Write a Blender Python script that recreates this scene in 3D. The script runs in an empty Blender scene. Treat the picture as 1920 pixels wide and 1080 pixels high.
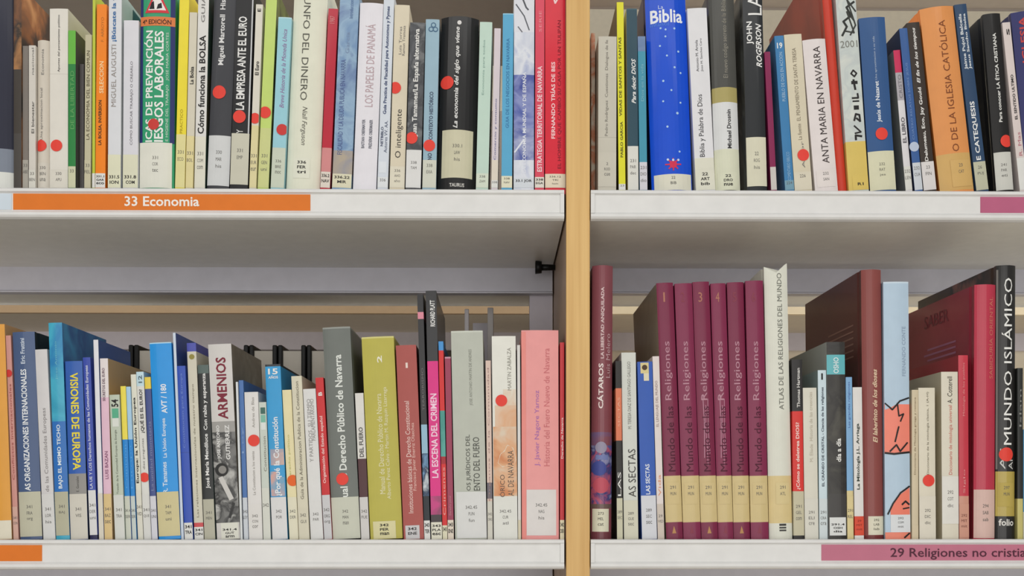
import bpy, bmesh, math, random
from mathutils import Vector, Matrix

# ------------------------------------------------------------------ camera
F_PX = 2012.0                 # focal length in pixels of the 1920 px wide frame
CX, CY = 960.0, 925.0         # principal point
DIST = 1.15                   # lens to the plane of the book spines
EYE = 1.35
YAW = math.atan(25.0 / F_PX)  # looking a touch to the right
sc = bpy.context.scene
COL = sc.collection
cd = bpy.data.cameras.new('camera')
cam = bpy.data.objects.new('camera', cd)
COL.objects.link(cam)
cam.location = (0, -DIST, EYE)
cam.rotation_euler = (math.pi / 2, 0, -YAW)
cd.sensor_width = 36.0
cd.sensor_fit = 'HORIZONTAL'
cd.lens = 36.0 * F_PX / 1920.0
cd.shift_x = (960.0 - CX) / 1920.0
cd.shift_y = (CY - 540.0) / 1920.0
cd.clip_start = 0.02
sc.camera = cam

# ------------------------------------------------------------------ world, lamps, exposure
world = bpy.data.worlds.new('room_light')
sc.world = world
world.use_nodes = True
bg = world.node_tree.nodes['Background']
bg.inputs['Color'].default_value = (1.0, 0.985, 0.96, 1)
bg.inputs['Strength'].default_value = 0.42


def area(name, loc, rot, sx, sy, watts, col=(1, 0.98, 0.95)):
    d = bpy.data.lights.new(name, 'AREA')
    d.shape = 'RECTANGLE'
    d.size = sx
    d.size_y = sy
    d.energy = watts
    d.color = col
    o = bpy.data.objects.new(name, d)
    COL.objects.link(o)
    o.location = loc
    o.rotation_euler = rot
    return o


area('ceiling_lamp_aisle', (-0.2, -1.6, 2.75), (math.radians(25), 0, 0), 3.2, 0.6, 22)
area('added_front_fill', (0.0, -4.2, 1.35), (math.radians(90), 0, 0), 4.5, 2.2, 105)  # added fill facing the shelves, brightens the spines and rear beams
area('ceiling_lamp_far_aisle', (0.4, 0.75, 2.75), (0, 0, 0), 3.0, 0.3, 62)
sc.view_settings.view_transform = 'Standard'
sc.view_settings.look = 'None'
sc.view_settings.gamma = 1.0
sc.view_settings.use_curve_mapping = False
sc.view_settings.exposure = -0.52


# ------------------------------------------------------------------ measuring: photo pixel -> place on a plane at depth y
def P(px, py, y=0.0):
    dy = y + DIST
    k = (px - CX) / F_PX
    s, c = math.sin(YAW), math.cos(YAW)
    dx = dy * (s + k * c) / (c - k * s)
    depth = dx * s + dy * c
    return dx, EYE + (CY - py) / F_PX * depth


def X(px, y=0.0):
    return P(px, 500, y)[0]


def Z(py, y=0.0, px=960):
    return P(px, py, y)[1]


# ------------------------------------------------------------------ materials
def lin(c):
    out = []
    for v in c[:3]:
        v = v / 255.0
        out.append(v / 12.92 if v <= 0.04045 else ((v + 0.055) / 1.055) ** 2.4)
    return (out[0], out[1], out[2], 1.0)


MATS = {}


def mat(c, rough=0.42, coat=0.0, metal=0.0):
    """plain colour, or (colour, colour[, scale]) for a mottled printed picture"""
    key = (repr(c), rough, coat, metal)
    if key in MATS:
        return MATS[key]
    m = bpy.data.materials.new('paint')
    m.use_nodes = True
    nt = m.node_tree
    b = nt.nodes['Principled BSDF']
    b.inputs['Roughness'].default_value = rough
    b.inputs['Metallic'].default_value = metal
    b.inputs['Coat Weight'].default_value = coat * 0.5
    b.inputs['Specular IOR Level'].default_value = 0.25
    b.inputs['Coat Roughness'].default_value = 0.12
    if isinstance(c[0], (int, float)):
        # slight print mottling keeps the surfaces from looking like plastic
        n = nt.nodes.new('ShaderNodeTexNoise')
        n.inputs['Scale'].default_value = 60
        n.inputs['Detail'].default_value = 3
        tc = nt.nodes.new('ShaderNodeTexCoord')
        nt.links.new(tc.outputs['Object'], n.inputs['Vector'])
        mr = nt.nodes.new('ShaderNodeMapRange')
        mr.inputs['To Min'].default_value = 0.93
        mr.inputs['To Max'].default_value = 1.07
        nt.links.new(n.outputs['Fac'], mr.inputs['Value'])
        mx = nt.nodes.new('ShaderNodeVectorMath')
        mx.operation = 'SCALE'
        mx.inputs[0].default_value = lin(c)[:3]
        nt.links.new(mr.outputs['Result'], mx.inputs['Scale'])
        nt.links.new(mx.outputs['Vector'], b.inputs['Base Color'])
    else:
        sc_ = c[-1] if isinstance(c[-1], (int, float)) else 60
        cols = [k for k in c if not isinstance(k, (int, float))]
        tc = nt.nodes.new('ShaderNodeTexCoord')
        n = nt.nodes.new('ShaderNodeTexNoise')
        n.inputs['Scale'].default_value = sc_
        n.inputs['Detail'].default_value = 4
        n.inputs['Distortion'].default_value = 0.8
        nt.links.new(tc.outputs['Object'], n.inputs['Vector'])
        r = nt.nodes.new('ShaderNodeValToRGB')
        els = r.color_ramp.elements
        els[0].position = 0.36
        els[0].color = lin(cols[0])
        els[1].position = 0.64
        els[1].color = lin(cols[-1])
        for i, k in enumerate(cols[1:-1]):
            e = els.new(0.36 + 0.28 * (i + 1) / (len(cols) - 1))
            e.color = lin(k)
        nt.links.new(n.outputs['Fac'], r.inputs['Fac'])
        nt.links.new(r.outputs['Color'], b.inputs['Base Color'])
    MATS[key] = m
    return m


def wood_mat(a, b_, name='wood'):
    m = bpy.data.materials.new(name)
    m.use_nodes = True
    nt = m.node_tree
    b = nt.nodes['Principled BSDF']
    b.inputs['Roughness'].default_value = 0.45
    tc = nt.nodes.new('ShaderNodeTexCoord')
    mp = nt.nodes.new('ShaderNodeMapping')
    mp.inputs['Scale'].default_value = (90, 30, 2.2)
    n = nt.nodes.new('ShaderNodeTexNoise')
    n.inputs['Scale'].default_value = 1.6
    n.inputs['Detail'].default_value = 5
    r = nt.nodes.new('ShaderNodeValToRGB')
    r.color_ramp.elements[0].position = 0.3
    r.color_ramp.elements[0].color = lin(a)
    r.color_ramp.elements[1].position = 0.7
    r.color_ramp.elements[1].color = lin(b_)
    nt.links.new(tc.outputs['Object'], mp.inputs['Vector'])
    nt.links.new(mp.outputs['Vector'], n.inputs['Vector'])
    nt.links.new(n.outputs['Fac'], r.inputs['Fac'])
    nt.links.new(r.outputs['Color'], b.inputs['Base Color'])
    return m


# ------------------------------------------------------------------ object helpers
def link_mesh(name, bm, mats, parent=None, smooth=False):
    me = bpy.data.meshes.new(name)
    bm.normal_update()
    bm.to_mesh(me)
    bm.free()
    for m in (mats if isinstance(mats, (list, tuple)) else [mats]):
        me.materials.append(m)
    if smooth:
        for p in me.polygons:
            p.use_smooth = True
    o = bpy.data.objects.new(name, me)
    COL.objects.link(o)
    if parent:
        o.parent = parent
    return o


def tag(o, label, cat, group=None):
    o['label'] = label
    o['category'] = cat
    if group:
        o['group'] = group
    return o


def empty(name, loc, label, cat, group=None):
    o = bpy.data.objects.new(name, None)
    o.empty_display_size = 0.02
    COL.objects.link(o)
    o.location = loc
    return tag(o, label, cat, group)


def bm_box(bm, x0, x1, y0, y1, z0, z1, mi=0, bevel=0.0):
    vs = [bm.verts.new((x, y, z)) for x in (x0, x1) for y in (y0, y1) for z in (z0, z1)]
    idx = [(0, 1, 3, 2), (4, 6, 7, 5), (0, 4, 5, 1), (2, 3, 7, 6), (0, 2, 6, 4), (1, 5, 7, 3)]
    fs = []
    for f in idx:
        fc = bm.faces.new([vs[i] for i in f])
        fc.material_index = mi
        fs.append(fc)
    if bevel:
        es = list({e for f in fs for e in f.edges})
        bmesh.ops.bevel(bm, geom=es, offset=bevel, segments=2, profile=0.5, affect='EDGES')
    return vs


def box(name, x0, x1, y0, y1, z0, z1, m, parent=None, bevel=0.0):
    bm = bmesh.new()
    bm_box(bm, x0, x1, y0, y1, z0, z1, 0, bevel)
    return link_mesh(name, bm, m, parent)


def extrude_x(name, prof, x0, x1, m, parent=None):
    """prof: closed list of (y, z), drawn along x"""
    bm = bmesh.new()
    a = [bm.verts.new((x0, y, z)) for y, z in prof]
    b = [bm.verts.new((x1, y, z)) for y, z in prof]
    n = len(prof)
    for i in range(n):
        j = (i + 1) % n
        bm.faces.new((a[i], a[j], b[j], b[i]))
    bm.faces.new(list(reversed(a)))
    bm.faces.new(b)
    bmesh.ops.recalc_face_normals(bm, faces=bm.faces[:])
    return link_mesh(name, bm, m, parent)


FONTOBJ = None


def text_polys(s, bold=0.0, shear=0.0):
    """mesh data (verts, faces) of a string in the built-in typeface"""
    cu = bpy.data.curves.new('lettering', 'FONT')
    cu.body = s
    cu.size = 1.0
    cu.resolution_u = 2
    cu.offset = bold
    cu.shear = shear
    cu.align_x = 'CENTER'
    cu.space_line = 0.95
    o = bpy.data.objects.new('lettering', cu)
    COL.objects.link(o)
    dg = bpy.context.evaluated_depsgraph_get()
    me = bpy.data.meshes.new_from_object(o.evaluated_get(dg))
    vs = [tuple(v.co) for v in me.vertices]
    fs = [tuple(p.vertices) for p in me.polygons]
    bpy.data.objects.remove(o)
    bpy.data.curves.remove(cu)
    bpy.data.meshes.remove(me)
    return vs, fs


def fit_text(s, along, high, bold=0.0, shear=0.0):
    """scaled so that the string fills along x high, centred on the origin; reads along +x"""
    vs, fs = text_polys(s, bold, shear)
    if not vs:
        return [], []
    xs = [v[0] for v in vs]
    ys = [v[1] for v in vs]
    w = max(xs) - min(xs)
    h = max(ys) - min(ys)
    cx, cy = (max(xs) + min(xs)) / 2, (max(ys) + min(ys)) / 2
    kx, ky = along / w, high / h
    return [((v[0] - cx) * kx, (v[1] - cy) * ky) for v in vs], fs


# ================================================================== the setting
M_FLOOR = mat(((208, 202, 192), (222, 216, 206), 14), 0.5)
o = box('floor', -5, 5, -5, 5, -0.05, 0.0, M_FLOOR)
o['kind'] = 'structure'
o = box('wall_far', -5, 5, 2.3, 2.4, 0, 3.3, mat((236, 226, 204), 0.7))
o['kind'] = 'structure'

# ------------------------------------------------------------------ shelving
M_METAL = mat((228, 226, 220), 0.3, 0.0, 0.0)
M_LIP = mat((228, 228, 226), 0.35)
M_CARD = mat((214, 216, 216), 0.5)
M_BEAM = mat((200, 199, 208), 0.4)
M_BLACK = mat((22, 22, 22), 0.4)
LIPY = -0.012
DEPTH = 0.24
Z_UP = Z(353.5, LIPY, 500)
Z_LOW = Z(1012.0, LIPY, 500)
LIFT = 0.0006


def shelf(zt, x0, x1, label, x_clip=None, group='white metal shelves of the near bookcase'):
    """pan shelf: board, moulded white lip, rear beam"""
    root = empty('shelf', ((x0 + x1) / 2, 0, zt), label, 'shelf', group)
    cx = (x0 + x1) / 2
    a, b = x0 - cx, x1 - cx
    # board (thin pan)
    board = [(-0.004, -0.0012), (DEPTH, -0.0012), (DEPTH, -0.0305), (-0.002, -0.0305), (-0.004, -0.028)]
    extrude_x('board', board, a, b, M_METAL, root)
    y = LIPY
    lip = [(-0.004, 0.0), (y + 0.001, 0.0), (y, -0.001), (y, -0.0036), (y + 0.0022, -0.0046),
           (y + 0.0026, -0.0052), (y + 0.0026, -0.0235), (y + 0.0012, -0.0245), (y - 0.0004, -0.0258),
           (y - 0.0006, -0.0285), (y + 0.001, -0.0305), (y + 0.005, -0.0318), (-0.004, -0.0318)]
    extrude_x('front_lip', lip, a, b, M_LIP, root)
    # end caps of the lip channel
    for s, e in ((a, a + 0.004), (b - 0.004, b)):
        box('lip_end', s, e, y + 0.0002, y + 0.003, -0.0245, -0.004, M_LIP, root)
    # rear beam with a small return flange at its foot
    beam = [(DEPTH, -0.0012), (DEPTH + 0.012, -0.0012), (DEPTH + 0.012, -0.064), (DEPTH - 0.005, -0.064),
            (DEPTH - 0.005, -0.0625), (DEPTH, -0.0605)]
    extrude_x('rear_beam', beam, a, b, M_BEAM, root)
    if x_clip is not None:
        bm = bmesh.new()
        bmesh.ops.create_cone(bm, cap_ends=True, segments=14, radius1=0.0042, radius2=0.0036, depth=0.022,
                              matrix=Matrix.Rotation(math.pi / 2, 4, 'Y'))
        bmesh.ops.create_cone(bm, cap_ends=True, segments=16, radius1=0.0085, radius2=0.0075, depth=0.008,
                              matrix=Matrix.Translation((-0.010, 0, 0)) @ Matrix.Rotation(math.pi / 2, 4, 'Y'))
        k = link_mesh('shelf_pin', bm, M_BLACK, root, True)
        k.location = (b - 0.0095, 0.200, -0.038)
    return root


XL0, XL1 = X(-420, 0), X(1058, LIPY)
XR0, XR1 = X(1108, LIPY), X(2500, 0)
PITCH = Z_UP - Z_LOW
shelf(Z_UP, XL0, XL1, 'left upper white metal shelf with an orange section card in its lip', 1)
shelf(Z_UP, XR0, XR1, 'right upper white metal shelf right of the wooden upright, mostly blank lip')
shelf(Z_LOW, XL0, XL1, 'left lower white metal shelf with a short orange card at its left end', 1)
shelf(Z_LOW, XR0, XR1, 'right lower white metal shelf with a long pink section card in its lip')


# section cards in the lip channel, flat printed cards
def section_card(px0, px1, zt, col, label, words=None, wcol=None, group='section cards in the shelf lips'):
    yc = LIPY + 0.0026
    x0, x1 = X(px0, yc), X(px1, yc)
    cx = (x0 + x1) / 2
    root = empty('section_card', (cx, yc, zt), label, 'label', group)
    box('card', x0 - cx, x1 - cx, -0.0006, 0.0, -0.0226, -0.0056, mat(col, 0.5), root)
    if words:
        s, pa, pb, z0, z1, bold = words
        xa, xb = X(pa, yc), X(pb, yc)
        pts, fs = fit_text(s, xb - xa, z1 - z0, bold)
        bm = bmesh.new()
        vs = [bm.verts.new(((xa + xb) / 2 - cx + u, -0.0009, (z0 + z1) / 2 + v)) for u, v in pts]
        for f in fs:
            try:
                bm.faces.new([vs[i] for i in f])
            except ValueError:
                pass
        link_mesh('lettering', bm, mat(wcol, 0.5), root)


section_card(25, 582, Z_UP, (226, 122, 40), 'orange section card reading 33 Economia on the upper shelf lip',
             ('33 Economia', 234, 374, -0.0186, -0.0080, 0.018), (245, 240, 232))
section_card(-340, 22, Z_UP, (208, 220, 230), 'pale bluish blank card left of the orange 33 Economia card')
section_card(1838, 2330, Z_UP, (188, 100, 132), 'pink card without words at the right end of the upper shelf lip')
section_card(-400, 79, Z_LOW, (226, 122, 40), 'short orange card at the left end of the lower shelf lip')
section_card(1540, 2240, Z_LOW, (196, 118, 140), 'long pink section card reading 29 Religiones no cristianas',
             ('29 Religiones no cristianas', 1669, 1958, -0.0218, -0.0092, 0.010), (84, 40, 58))

# wooden upright between the two bays
M_WOOD = wood_mat((206, 160, 90), (226, 186, 118), 'light_wood')
M_WSIDE = wood_mat((176, 150, 130), (190, 164, 142), 'side_wood')
xp0, xp1 = X(1061.5, -0.008), X(1106, -0.008)
pc = (xp0 + xp1) / 2
root = empty('upright_panel', (pc, 0, 0), 'light wooden upright panel dividing the left and right bays', 'bookcase upright')
box('panel', xp0 - pc, xp1 - pc, -0.006, 0.515, 0.0, 2.05, M_WSIDE, root)
box('edge_band', xp0 - pc, xp1 - pc, -0.0085, -0.006, 0.0, 2.05, M_WOOD, root, 0.0008)

# steel upright behind the left shelves
x0, x1 = X(993, DEPTH + 0.012), X(1036, DEPTH + 0.012)
M_STEEL = mat((206, 200, 208), 0.45)
bm = bmesh.new()
bm_box(bm, -(x1 - x0) / 2, (x1 - x0) / 2, 0, 0.003, 0, 2.0)
bm_box(bm, -(x1 - x0) / 2, -(x1 - x0) / 2 + 0.002, 0.003, 0.02, 0, 2.0)
bm_box(bm, (x1 - x0) / 2 - 0.002, (x1 - x0) / 2, 0.003, 0.02, 0, 2.0)
o = link_mesh('steel_upright', bm, M_STEEL)
o.location = ((x0 + x1) / 2, DEPTH + 0.0125, 0)
tag(o, 'grey steel upright behind the lower left shelf, beside the wooden panel', 'post')

M_METAL_SHADED = mat((150, 141, 133), 0.45)  # shelf metal darkened, standing in for shade under the rear top shelves
# shelves of the other face of the bookcase, seen from behind over the books
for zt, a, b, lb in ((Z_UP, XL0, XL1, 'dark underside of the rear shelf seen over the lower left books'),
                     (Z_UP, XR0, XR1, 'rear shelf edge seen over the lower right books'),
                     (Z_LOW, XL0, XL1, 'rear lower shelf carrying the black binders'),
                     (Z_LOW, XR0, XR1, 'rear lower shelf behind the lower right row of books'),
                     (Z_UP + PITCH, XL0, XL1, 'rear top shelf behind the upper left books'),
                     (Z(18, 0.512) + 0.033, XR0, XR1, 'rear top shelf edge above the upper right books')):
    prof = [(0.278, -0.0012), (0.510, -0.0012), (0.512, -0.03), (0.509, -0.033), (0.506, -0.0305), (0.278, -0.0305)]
    o = extrude_x('rear_shelf', prof, a + 0.001, b - 0.001, M_METAL_SHADED if zt > Z_UP else M_METAL)
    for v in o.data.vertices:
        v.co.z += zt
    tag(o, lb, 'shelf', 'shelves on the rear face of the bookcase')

# bookcase across the far aisle
FY = 0.98
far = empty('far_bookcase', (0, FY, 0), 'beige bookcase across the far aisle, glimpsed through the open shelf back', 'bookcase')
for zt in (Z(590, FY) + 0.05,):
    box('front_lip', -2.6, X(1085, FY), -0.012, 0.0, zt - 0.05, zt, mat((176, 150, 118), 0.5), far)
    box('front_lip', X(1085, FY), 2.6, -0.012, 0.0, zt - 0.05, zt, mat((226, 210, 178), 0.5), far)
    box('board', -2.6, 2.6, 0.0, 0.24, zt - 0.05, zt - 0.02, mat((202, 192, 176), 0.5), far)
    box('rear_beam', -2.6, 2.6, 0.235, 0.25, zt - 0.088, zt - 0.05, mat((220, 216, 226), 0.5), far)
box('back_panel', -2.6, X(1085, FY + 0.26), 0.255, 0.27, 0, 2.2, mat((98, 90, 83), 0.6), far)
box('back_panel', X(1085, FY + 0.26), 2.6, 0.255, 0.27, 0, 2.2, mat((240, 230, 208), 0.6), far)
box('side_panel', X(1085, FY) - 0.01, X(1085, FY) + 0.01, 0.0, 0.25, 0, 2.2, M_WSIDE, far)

# black binders on the rear shelf, their fore-edges towards us
BY = 0.300
proto = None
zb = Z_LOW
for i in range(9):
    pxm = 142 + 54.0 * i + 27
    if proto is None:
        root = empty('binder', (0, 0, 0), '', 'binder')
        h = Z(646, BY) - zb
        w = 0.0375
        bm = bmesh.new()
        bm_box(bm, -w / 2, -w / 2 + 0.0062, 0, 0.20, 0, h, 0, 0.0015)
        bm_box(bm, w / 2 - 0.0062, w / 2, 0, 0.20, 0, h, 0, 0.0015)
        bm_box(bm, -w / 2 + 0.0062, w / 2 - 0.0062, 0.196, 0.20, 0, h, 0)
        link_mesh('cover', bm, M_BLACK, root)
        box('pages', -w / 2 + 0.0065, w / 2 - 0.0065, 0.004, 0.195, 0.001, h - 0.0075, mat((226, 220, 208), 0.7), root)
        proto = root
        r = root
    else:
        r = proto.copy()
        COL.objects.link(r)
        for ch in proto.children:
            c = ch.copy()
            COL.objects.link(c)
            c.parent = r
    r.location = (X(pxm, BY), BY, zb - 0.0011)
    r.rotation_euler = (0, 0, 0)
    tag(r, 'black binder with pale pages standing on the rear shelf behind the lower left books', 'binder',
        'black binders on the rear shelf')

# grey steel bookend on the rear shelf
bx = X(895, 0.33)
root = empty('bookend', (bx, 0.33, Z_LOW - 0.0012), 'grey steel bookend on the rear shelf, behind the grey legal book', 'bookend')
hb = Z(575, 0.33) - Z_LOW
x_l, x_r = X(871, 0.33) - bx, X(925, 0.33) - bx
box('upright_plate', x_r - 0.008, x_r, 0, 0.12, 0, hb, mat((206, 202, 200), 0.45), root, 0.0008)
box('back_plate', x_l + 0.010, x_r - 0.008, 0.06, 0.0615, 0, hb - 0.012, mat((222, 218, 226), 0.45), root)
box('rod', x_l, x_l + 0.006, 0, 0.006, 0, hb - 0.002, mat((222, 218, 222), 0.4), root, 0.0012)
box('foot', x_l, x_r, 0, 0.12, 0, 0.0015, mat((222, 218, 226), 0.45), root)

# ================================================================== books
W = (238, 238, 234)
K = (38, 36, 36)
G = (120, 118, 116)
RED = (232, 70, 58)
CR = (222, 219, 200)       # call-number sticker, cream
WH = (226, 226, 222)       # call-number sticker, white
BE = (204, 200, 176)       # call-number sticker, beige
ROWS = {'A': [], 'C': [], 'D': [], 'E': []}
YB = {'A': 352.0, 'C': 356.0, 'D': 1010.5, 'E': 1010.5}
ZB = {'A': Z_UP, 'C': Z_UP, 'D': Z_LOW, 'E': Z_LOW}
GROUP = {'A': 'books on the upper left shelf', 'C': 'books on the upper right shelf',
         'D': 'books on the lower left shelf', 'E': 'books on the lower right shelf'}
LIMITS = {'A': (-400, 1061), 'C': (1107, 4000), 'D': (-400, 1061), 'E': (1107, 4000)}


def bk(row, xl, xr, lean, yt, col, label, **k):
    ROWS[row].append(dict(row=row, xl=float(xl), xr=float(xr), lean=float(lean), yt=float(yt), col=col, label=label, **k))


# ---- upper left shelf
bk('A', -40, 25, 0, -34, (38, 40, 58), 'dark navy hardback cut off by the left edge of the upper shelf', hard=1, bands=[(278, 322, (128, 136, 150))], lab=(322, 352, (222, 224, 218)), coat=0.5)
bk('A', 25.5, 41, 0, -26, ((120, 78, 48), (52, 44, 38), (168, 120, 76), 26), 'tall picture book with a brown figure on its cover, beside the navy hardback', rcov=((44, 38, 34), (70, 54, 44), (150, 96, 56), (196, 140, 90), 16), bands=[(130, 250, (66, 60, 54)), (250, 352, (74, 70, 66))])
bk('A', 42, 53, 0, 86, (128, 121, 114), 'thin grey-brown book right of the picture book', lab=(300, 352, (170, 166, 156), ['33', 'ABE']))
bk('A', 54, 67, 0, 85, (214, 209, 200), 'narrow off-white book with small print left of two dotted books', txt=[('El bienestar', 190, 250, .6, 5, K), ('nacional', 90, 140, .6, 4, G)], lab=(318, 352, (216, 214, 204), ['33', 'BEN']))
bk('A', 67.5, 91, 0, 75, (214, 206, 192), 'cream rounded paperback with a red dot, shorter of two dotted neighbours', bulge=.003, txt=[('Una aproximacion local', 165, 262, .42, 6, G), ('Economia', 92, 140, .5, 5, G)], dot=(76, 273, 11), lab=(305, 352, (214, 208, 196), ['330', 'BEN', 'una']))
bk('A', 93, 127, 0, 16, (226, 222, 212), 'taller white book with a red dot and small black print', rcov=(206, 200, 190), txt=[('Apuntes del pensamiento politico', 28, 135, .52, 5, K)], bands=[(138, 139, (206, 202, 192))], dot=(106, 273, 11), lab=(318, 352, (220, 216, 204), ['330', 'APU']), dep=.13)
bk('A', 128, 147, 0, 57, (44, 132, 66), 'green paperback with a lighter green top', rcov=(92, 92, 86), bands=[(0, 120, (104, 184, 66))], txt=[('DE LA LIBERTAD', 133, 242, .55, 7, (104, 170, 100))], lab=(312, 352, (206, 208, 176), ['33']))
bk('A', 148, 157, 0, 120, (92, 88, 88), 'thin dark grey book squeezed right of the green paperback', dy=.01)  # added filler, its dark grey stands for shade between the books
bk('A', 158, 172, 2, 65, (194, 188, 158), 'thin olive-cream book with dark lettering left of the lime one', txt=[('LA ECONOMIA DEL BIEN COMUN', 95, 262, .5, 6, (92, 84, 60))], lab=(300, 352, (200, 194, 166), ['33', 'FEL']))
bk('A', 172.5, 178, 1, -14, (192, 204, 66), 'thin lime green book left of the orange spine', rcov=(178, 192, 60), lab=(325, 352, WH))
bk('A', 178.5, 197, 3, 8, (246, 136, 28), 'bright orange book with white and black spine lettering', txt=[('*SELECCION', 115, 175, .55, 8, (252, 214, 160)), ('*LA BOLSA, INVERSION', 188, 272, .45, 7, (72, 52, 32)), ('F. ARROYO', 32, 78, .6, 5, (190, 120, 50))], lab=(325, 352, WH, ['331.1', 'GAR', 'eco'], (0, 1), K))
bk('A', 202, 226, 2, -16, (220, 222, 226), 'tall white book with blue and grey lettering and teal cover print', rcov=(206, 212, 212), side=[('R', 'B', -10, 40, .035, .17, (34, 92, 98))], txt=[('*¡Búscate la vida!', -30, 78, .45, 10, (60, 112, 168)), ('MIGUEL AUGUSTI', 84, 200, .42, 9, (150, 142, 136))], lab=(290, 352, (224, 224, 196), ['', '', '331.5', 'ION'], (0, 1), K))
bk('A', 230, 258, 2, 38, (220, 220, 226), 'shorter white book with grey capitals about finding work', txt=[('CÓMO BUSCAR TRABAJO O CREARLO', 115, 272, .55, 7, (120, 118, 124))], lab=(290, 352, (222, 222, 196), ['', '', '331.8', 'COM'], (0, 1), K))
bk('A', 260, 325, 3, -34, (48, 158, 112), 'thick green prevention manual with an orange edition band and warning triangle', hard=1, bulge=.003, coat=.35,
   dec=[('r', 0, .08, -34, 268, (44, 52, 110)), ('r', .87, 1, -34, 268, (44, 52, 110)), ('r', 0, 1, 31, 48, (222, 128, 74), .0003),
        ('p', [(.14, 24), (.84, 24), (.49, -24)], 0, 0, 0, (214, 60, 70), .0004), ('p', [(.23, 19), (.75, 19), (.49, -14)], 0, 0, 0, (240, 238, 234), .0005), ('p', [(.26, 17), (.42, 17), (.40, 2), (.34, 4)], 0, 0, 0, (36, 36, 40), .0006), ('p', [(.48, 17), (.64, 15), (.62, 5), (.52, 8)], 0, 0, 0, (36, 36, 40), .0006)],
   txt=[('*4ª EDICIÓN', 34, 45, .48, 54, (60, 36, 26), 'h'), ('*ICAS DE PREVENCIÓN', 57, 266, .25, 17, (238, 240, 236)), ('*IESGOS LABORALES', 58, 266, .56, 17, (238, 240, 236)), ('E HIGIENE DEL TRABAJO   JOSE MARIA CORTES', 60, 264, .80, 6, (208, 226, 214))],
   lab=(267, 352, (226, 226, 214), ['331', 'COR', 'tec'], (0, .94)), dot=(288, 233, 10.5, (204, 62, 56)))
bk('A', 328, 346, 9, -18, (240, 222, 60), 'yellow book leaning right beside the green prevention manual', rcov=(236, 216, 70), txt=[('PRACTICO', 205, 250, .5, 5, (170, 150, 30))], lab=(252, 352, (226, 218, 156), ['331', 'ECO']))
bk('A', 347.5, 362, 8, 23, (216, 210, 190), 'thin cream book with small black title between yellow and white spines', bands=[(255, 352, (226, 212, 150))], txt=[('*La Bolsa', 125, 158, .5, 7, K)], lab=(255, 352, (226, 214, 158), ['331', 'BOL']))
bk('A', 363, 384, 8, -20, (224, 223, 219), 'white book with black title on how the stock market works', rcov=((58, 84, 74), (58, 84, 74), (112, 92, 66), 10), txt=[('*Cómo funciona la BOLSA', 66, 251, .5, 12, K), ('GUIA', -8, 42, .5, 7, G)], lab=(256, 352, (224, 222, 206), ['331', 'COM', 'com']))
bk('A', 387, 429, 15, -24, (64, 65, 70), 'charcoal book with white lettering and a red dot', bulge=.002, txt=[('*Miguel Martorell  Historia', -28, 122, .46, 13, (226, 226, 226))], lab=(254, 348, (212, 214, 214), ['330', 'MAR', 'his']), dot=(411, 173, 12.5))
bk('A', 430, 464, 13, -24, (36, 36, 38), 'black book with condensed white capitals about the company and the euro', txt=[('*LA EMPRESA ANTE EL EURO', 31, 206, .42, 16, (232, 232, 230)), ('Y', 243, 250, .45, 12, W)], dec=[('r', .9, .97, -24, 250, (206, 208, 210))], lab=(250, 346, (204, 202, 184), ['331', 'EMP']), dot=(449, 219, 12))
bk('A', 467, 480, 13, 8, (222, 218, 204), 'thin cream book with a red dot right of the black euro book', bands=[(235, 352, (222, 212, 160))], txt=[('*El Euro', 115, 141, .5, 7, K), ('*E', 16, 22, .5, 6, K)], dot=(478, 222, 10), lab=(262, 352, (224, 214, 164), ['331', 'EUR', 'eur']))
bk('A', 482.5, 503, 17, -20, (198, 220, 120), 'tall pale lime book with a red dot', bands=[(240, 352, (206, 212, 142))], rcov=((150, 160, 90), (80, 78, 50), 30), dot=(497, 211, 11), lab=(262, 352, (208, 212, 146), ['331', 'GEN', 'uni']))
bk('A', 507, 532, 15, 32, (156, 208, 220), 'pale turquoise book with violet title and a red dot low on the spine', bands=[(0, 34, (190, 224, 230))], txt=[('~Breve Historia de la Moneda Unica', 55, 202, .55, 8, (150, 110, 160))], dot=(529, 243, 10.5, (206, 60, 56)), lab=(277, 352, (204, 212, 194), ['336', 'BRE', 'moc']))
bk('A', 534, 598, 17, -40, (228, 229, 210), 'thick cream book with its title on money reading downwards', hard=1, bulge=.004, coat=.1,
   txt=[('EL TRIUNFO DEL DINERO', -66, 188, .42, 13, (92, 92, 84), 'd'), ('~Niall Ferguson', 200, 272, .46, 12, (100, 98, 90), 'd')], lab=(296, 334, (228, 229, 212), ['336', 'FER', 'tri'], (.2, .7), K))
bk('A', 600, 618, 16, 16, (190, 36, 58), 'slim glossy red book right of the thick cream one', coat=.7, bands=[(277, 322, (214, 140, 140))], txt=[('1987', 30, 44, .45, 9, (220, 150, 150))], lab=(322, 352, (226, 216, 204), ['336.2', 'NAV'], (0, 1), K))
bk('A', 622, 658, 16, -16, ((120, 152, 190), (150, 180, 206), (110, 134, 176), 30), 'mottled blue-grey book leaning right beside the slim red one', coat=.5, bands=[(282, 326, ((180, 168, 150), (150, 150, 160), 40))], txt=[('FISCALIDAD Y LA DEUDA PUBLICA EN NAVARRA', 112, 290, .32, 9, (84, 100, 150)), ('Introduccion', 0, 34, .62, 7, (86, 112, 160)), ('Garcia', 60, 100, .5, 7, (130, 150, 180))], lab=(326, 352, (222, 218, 190), ['336.22', 'MIR'], (0, 1), K))
bk('A', 661, 705, 14, 5, (232, 230, 236), 'wide white book with thin rose title about the Panama papers', txt=[('LOS PAPELES DE PANAMÁ', 45, 200, .5, 19, (190, 166, 172)), ('*BASTIAN OBERMAYER', 224, 278, .36, 6, (110, 112, 124)), ('*FREDERIK OBERMAIER', 224, 278, .68, 6, (110, 112, 124))], bulge=.002)
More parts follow.
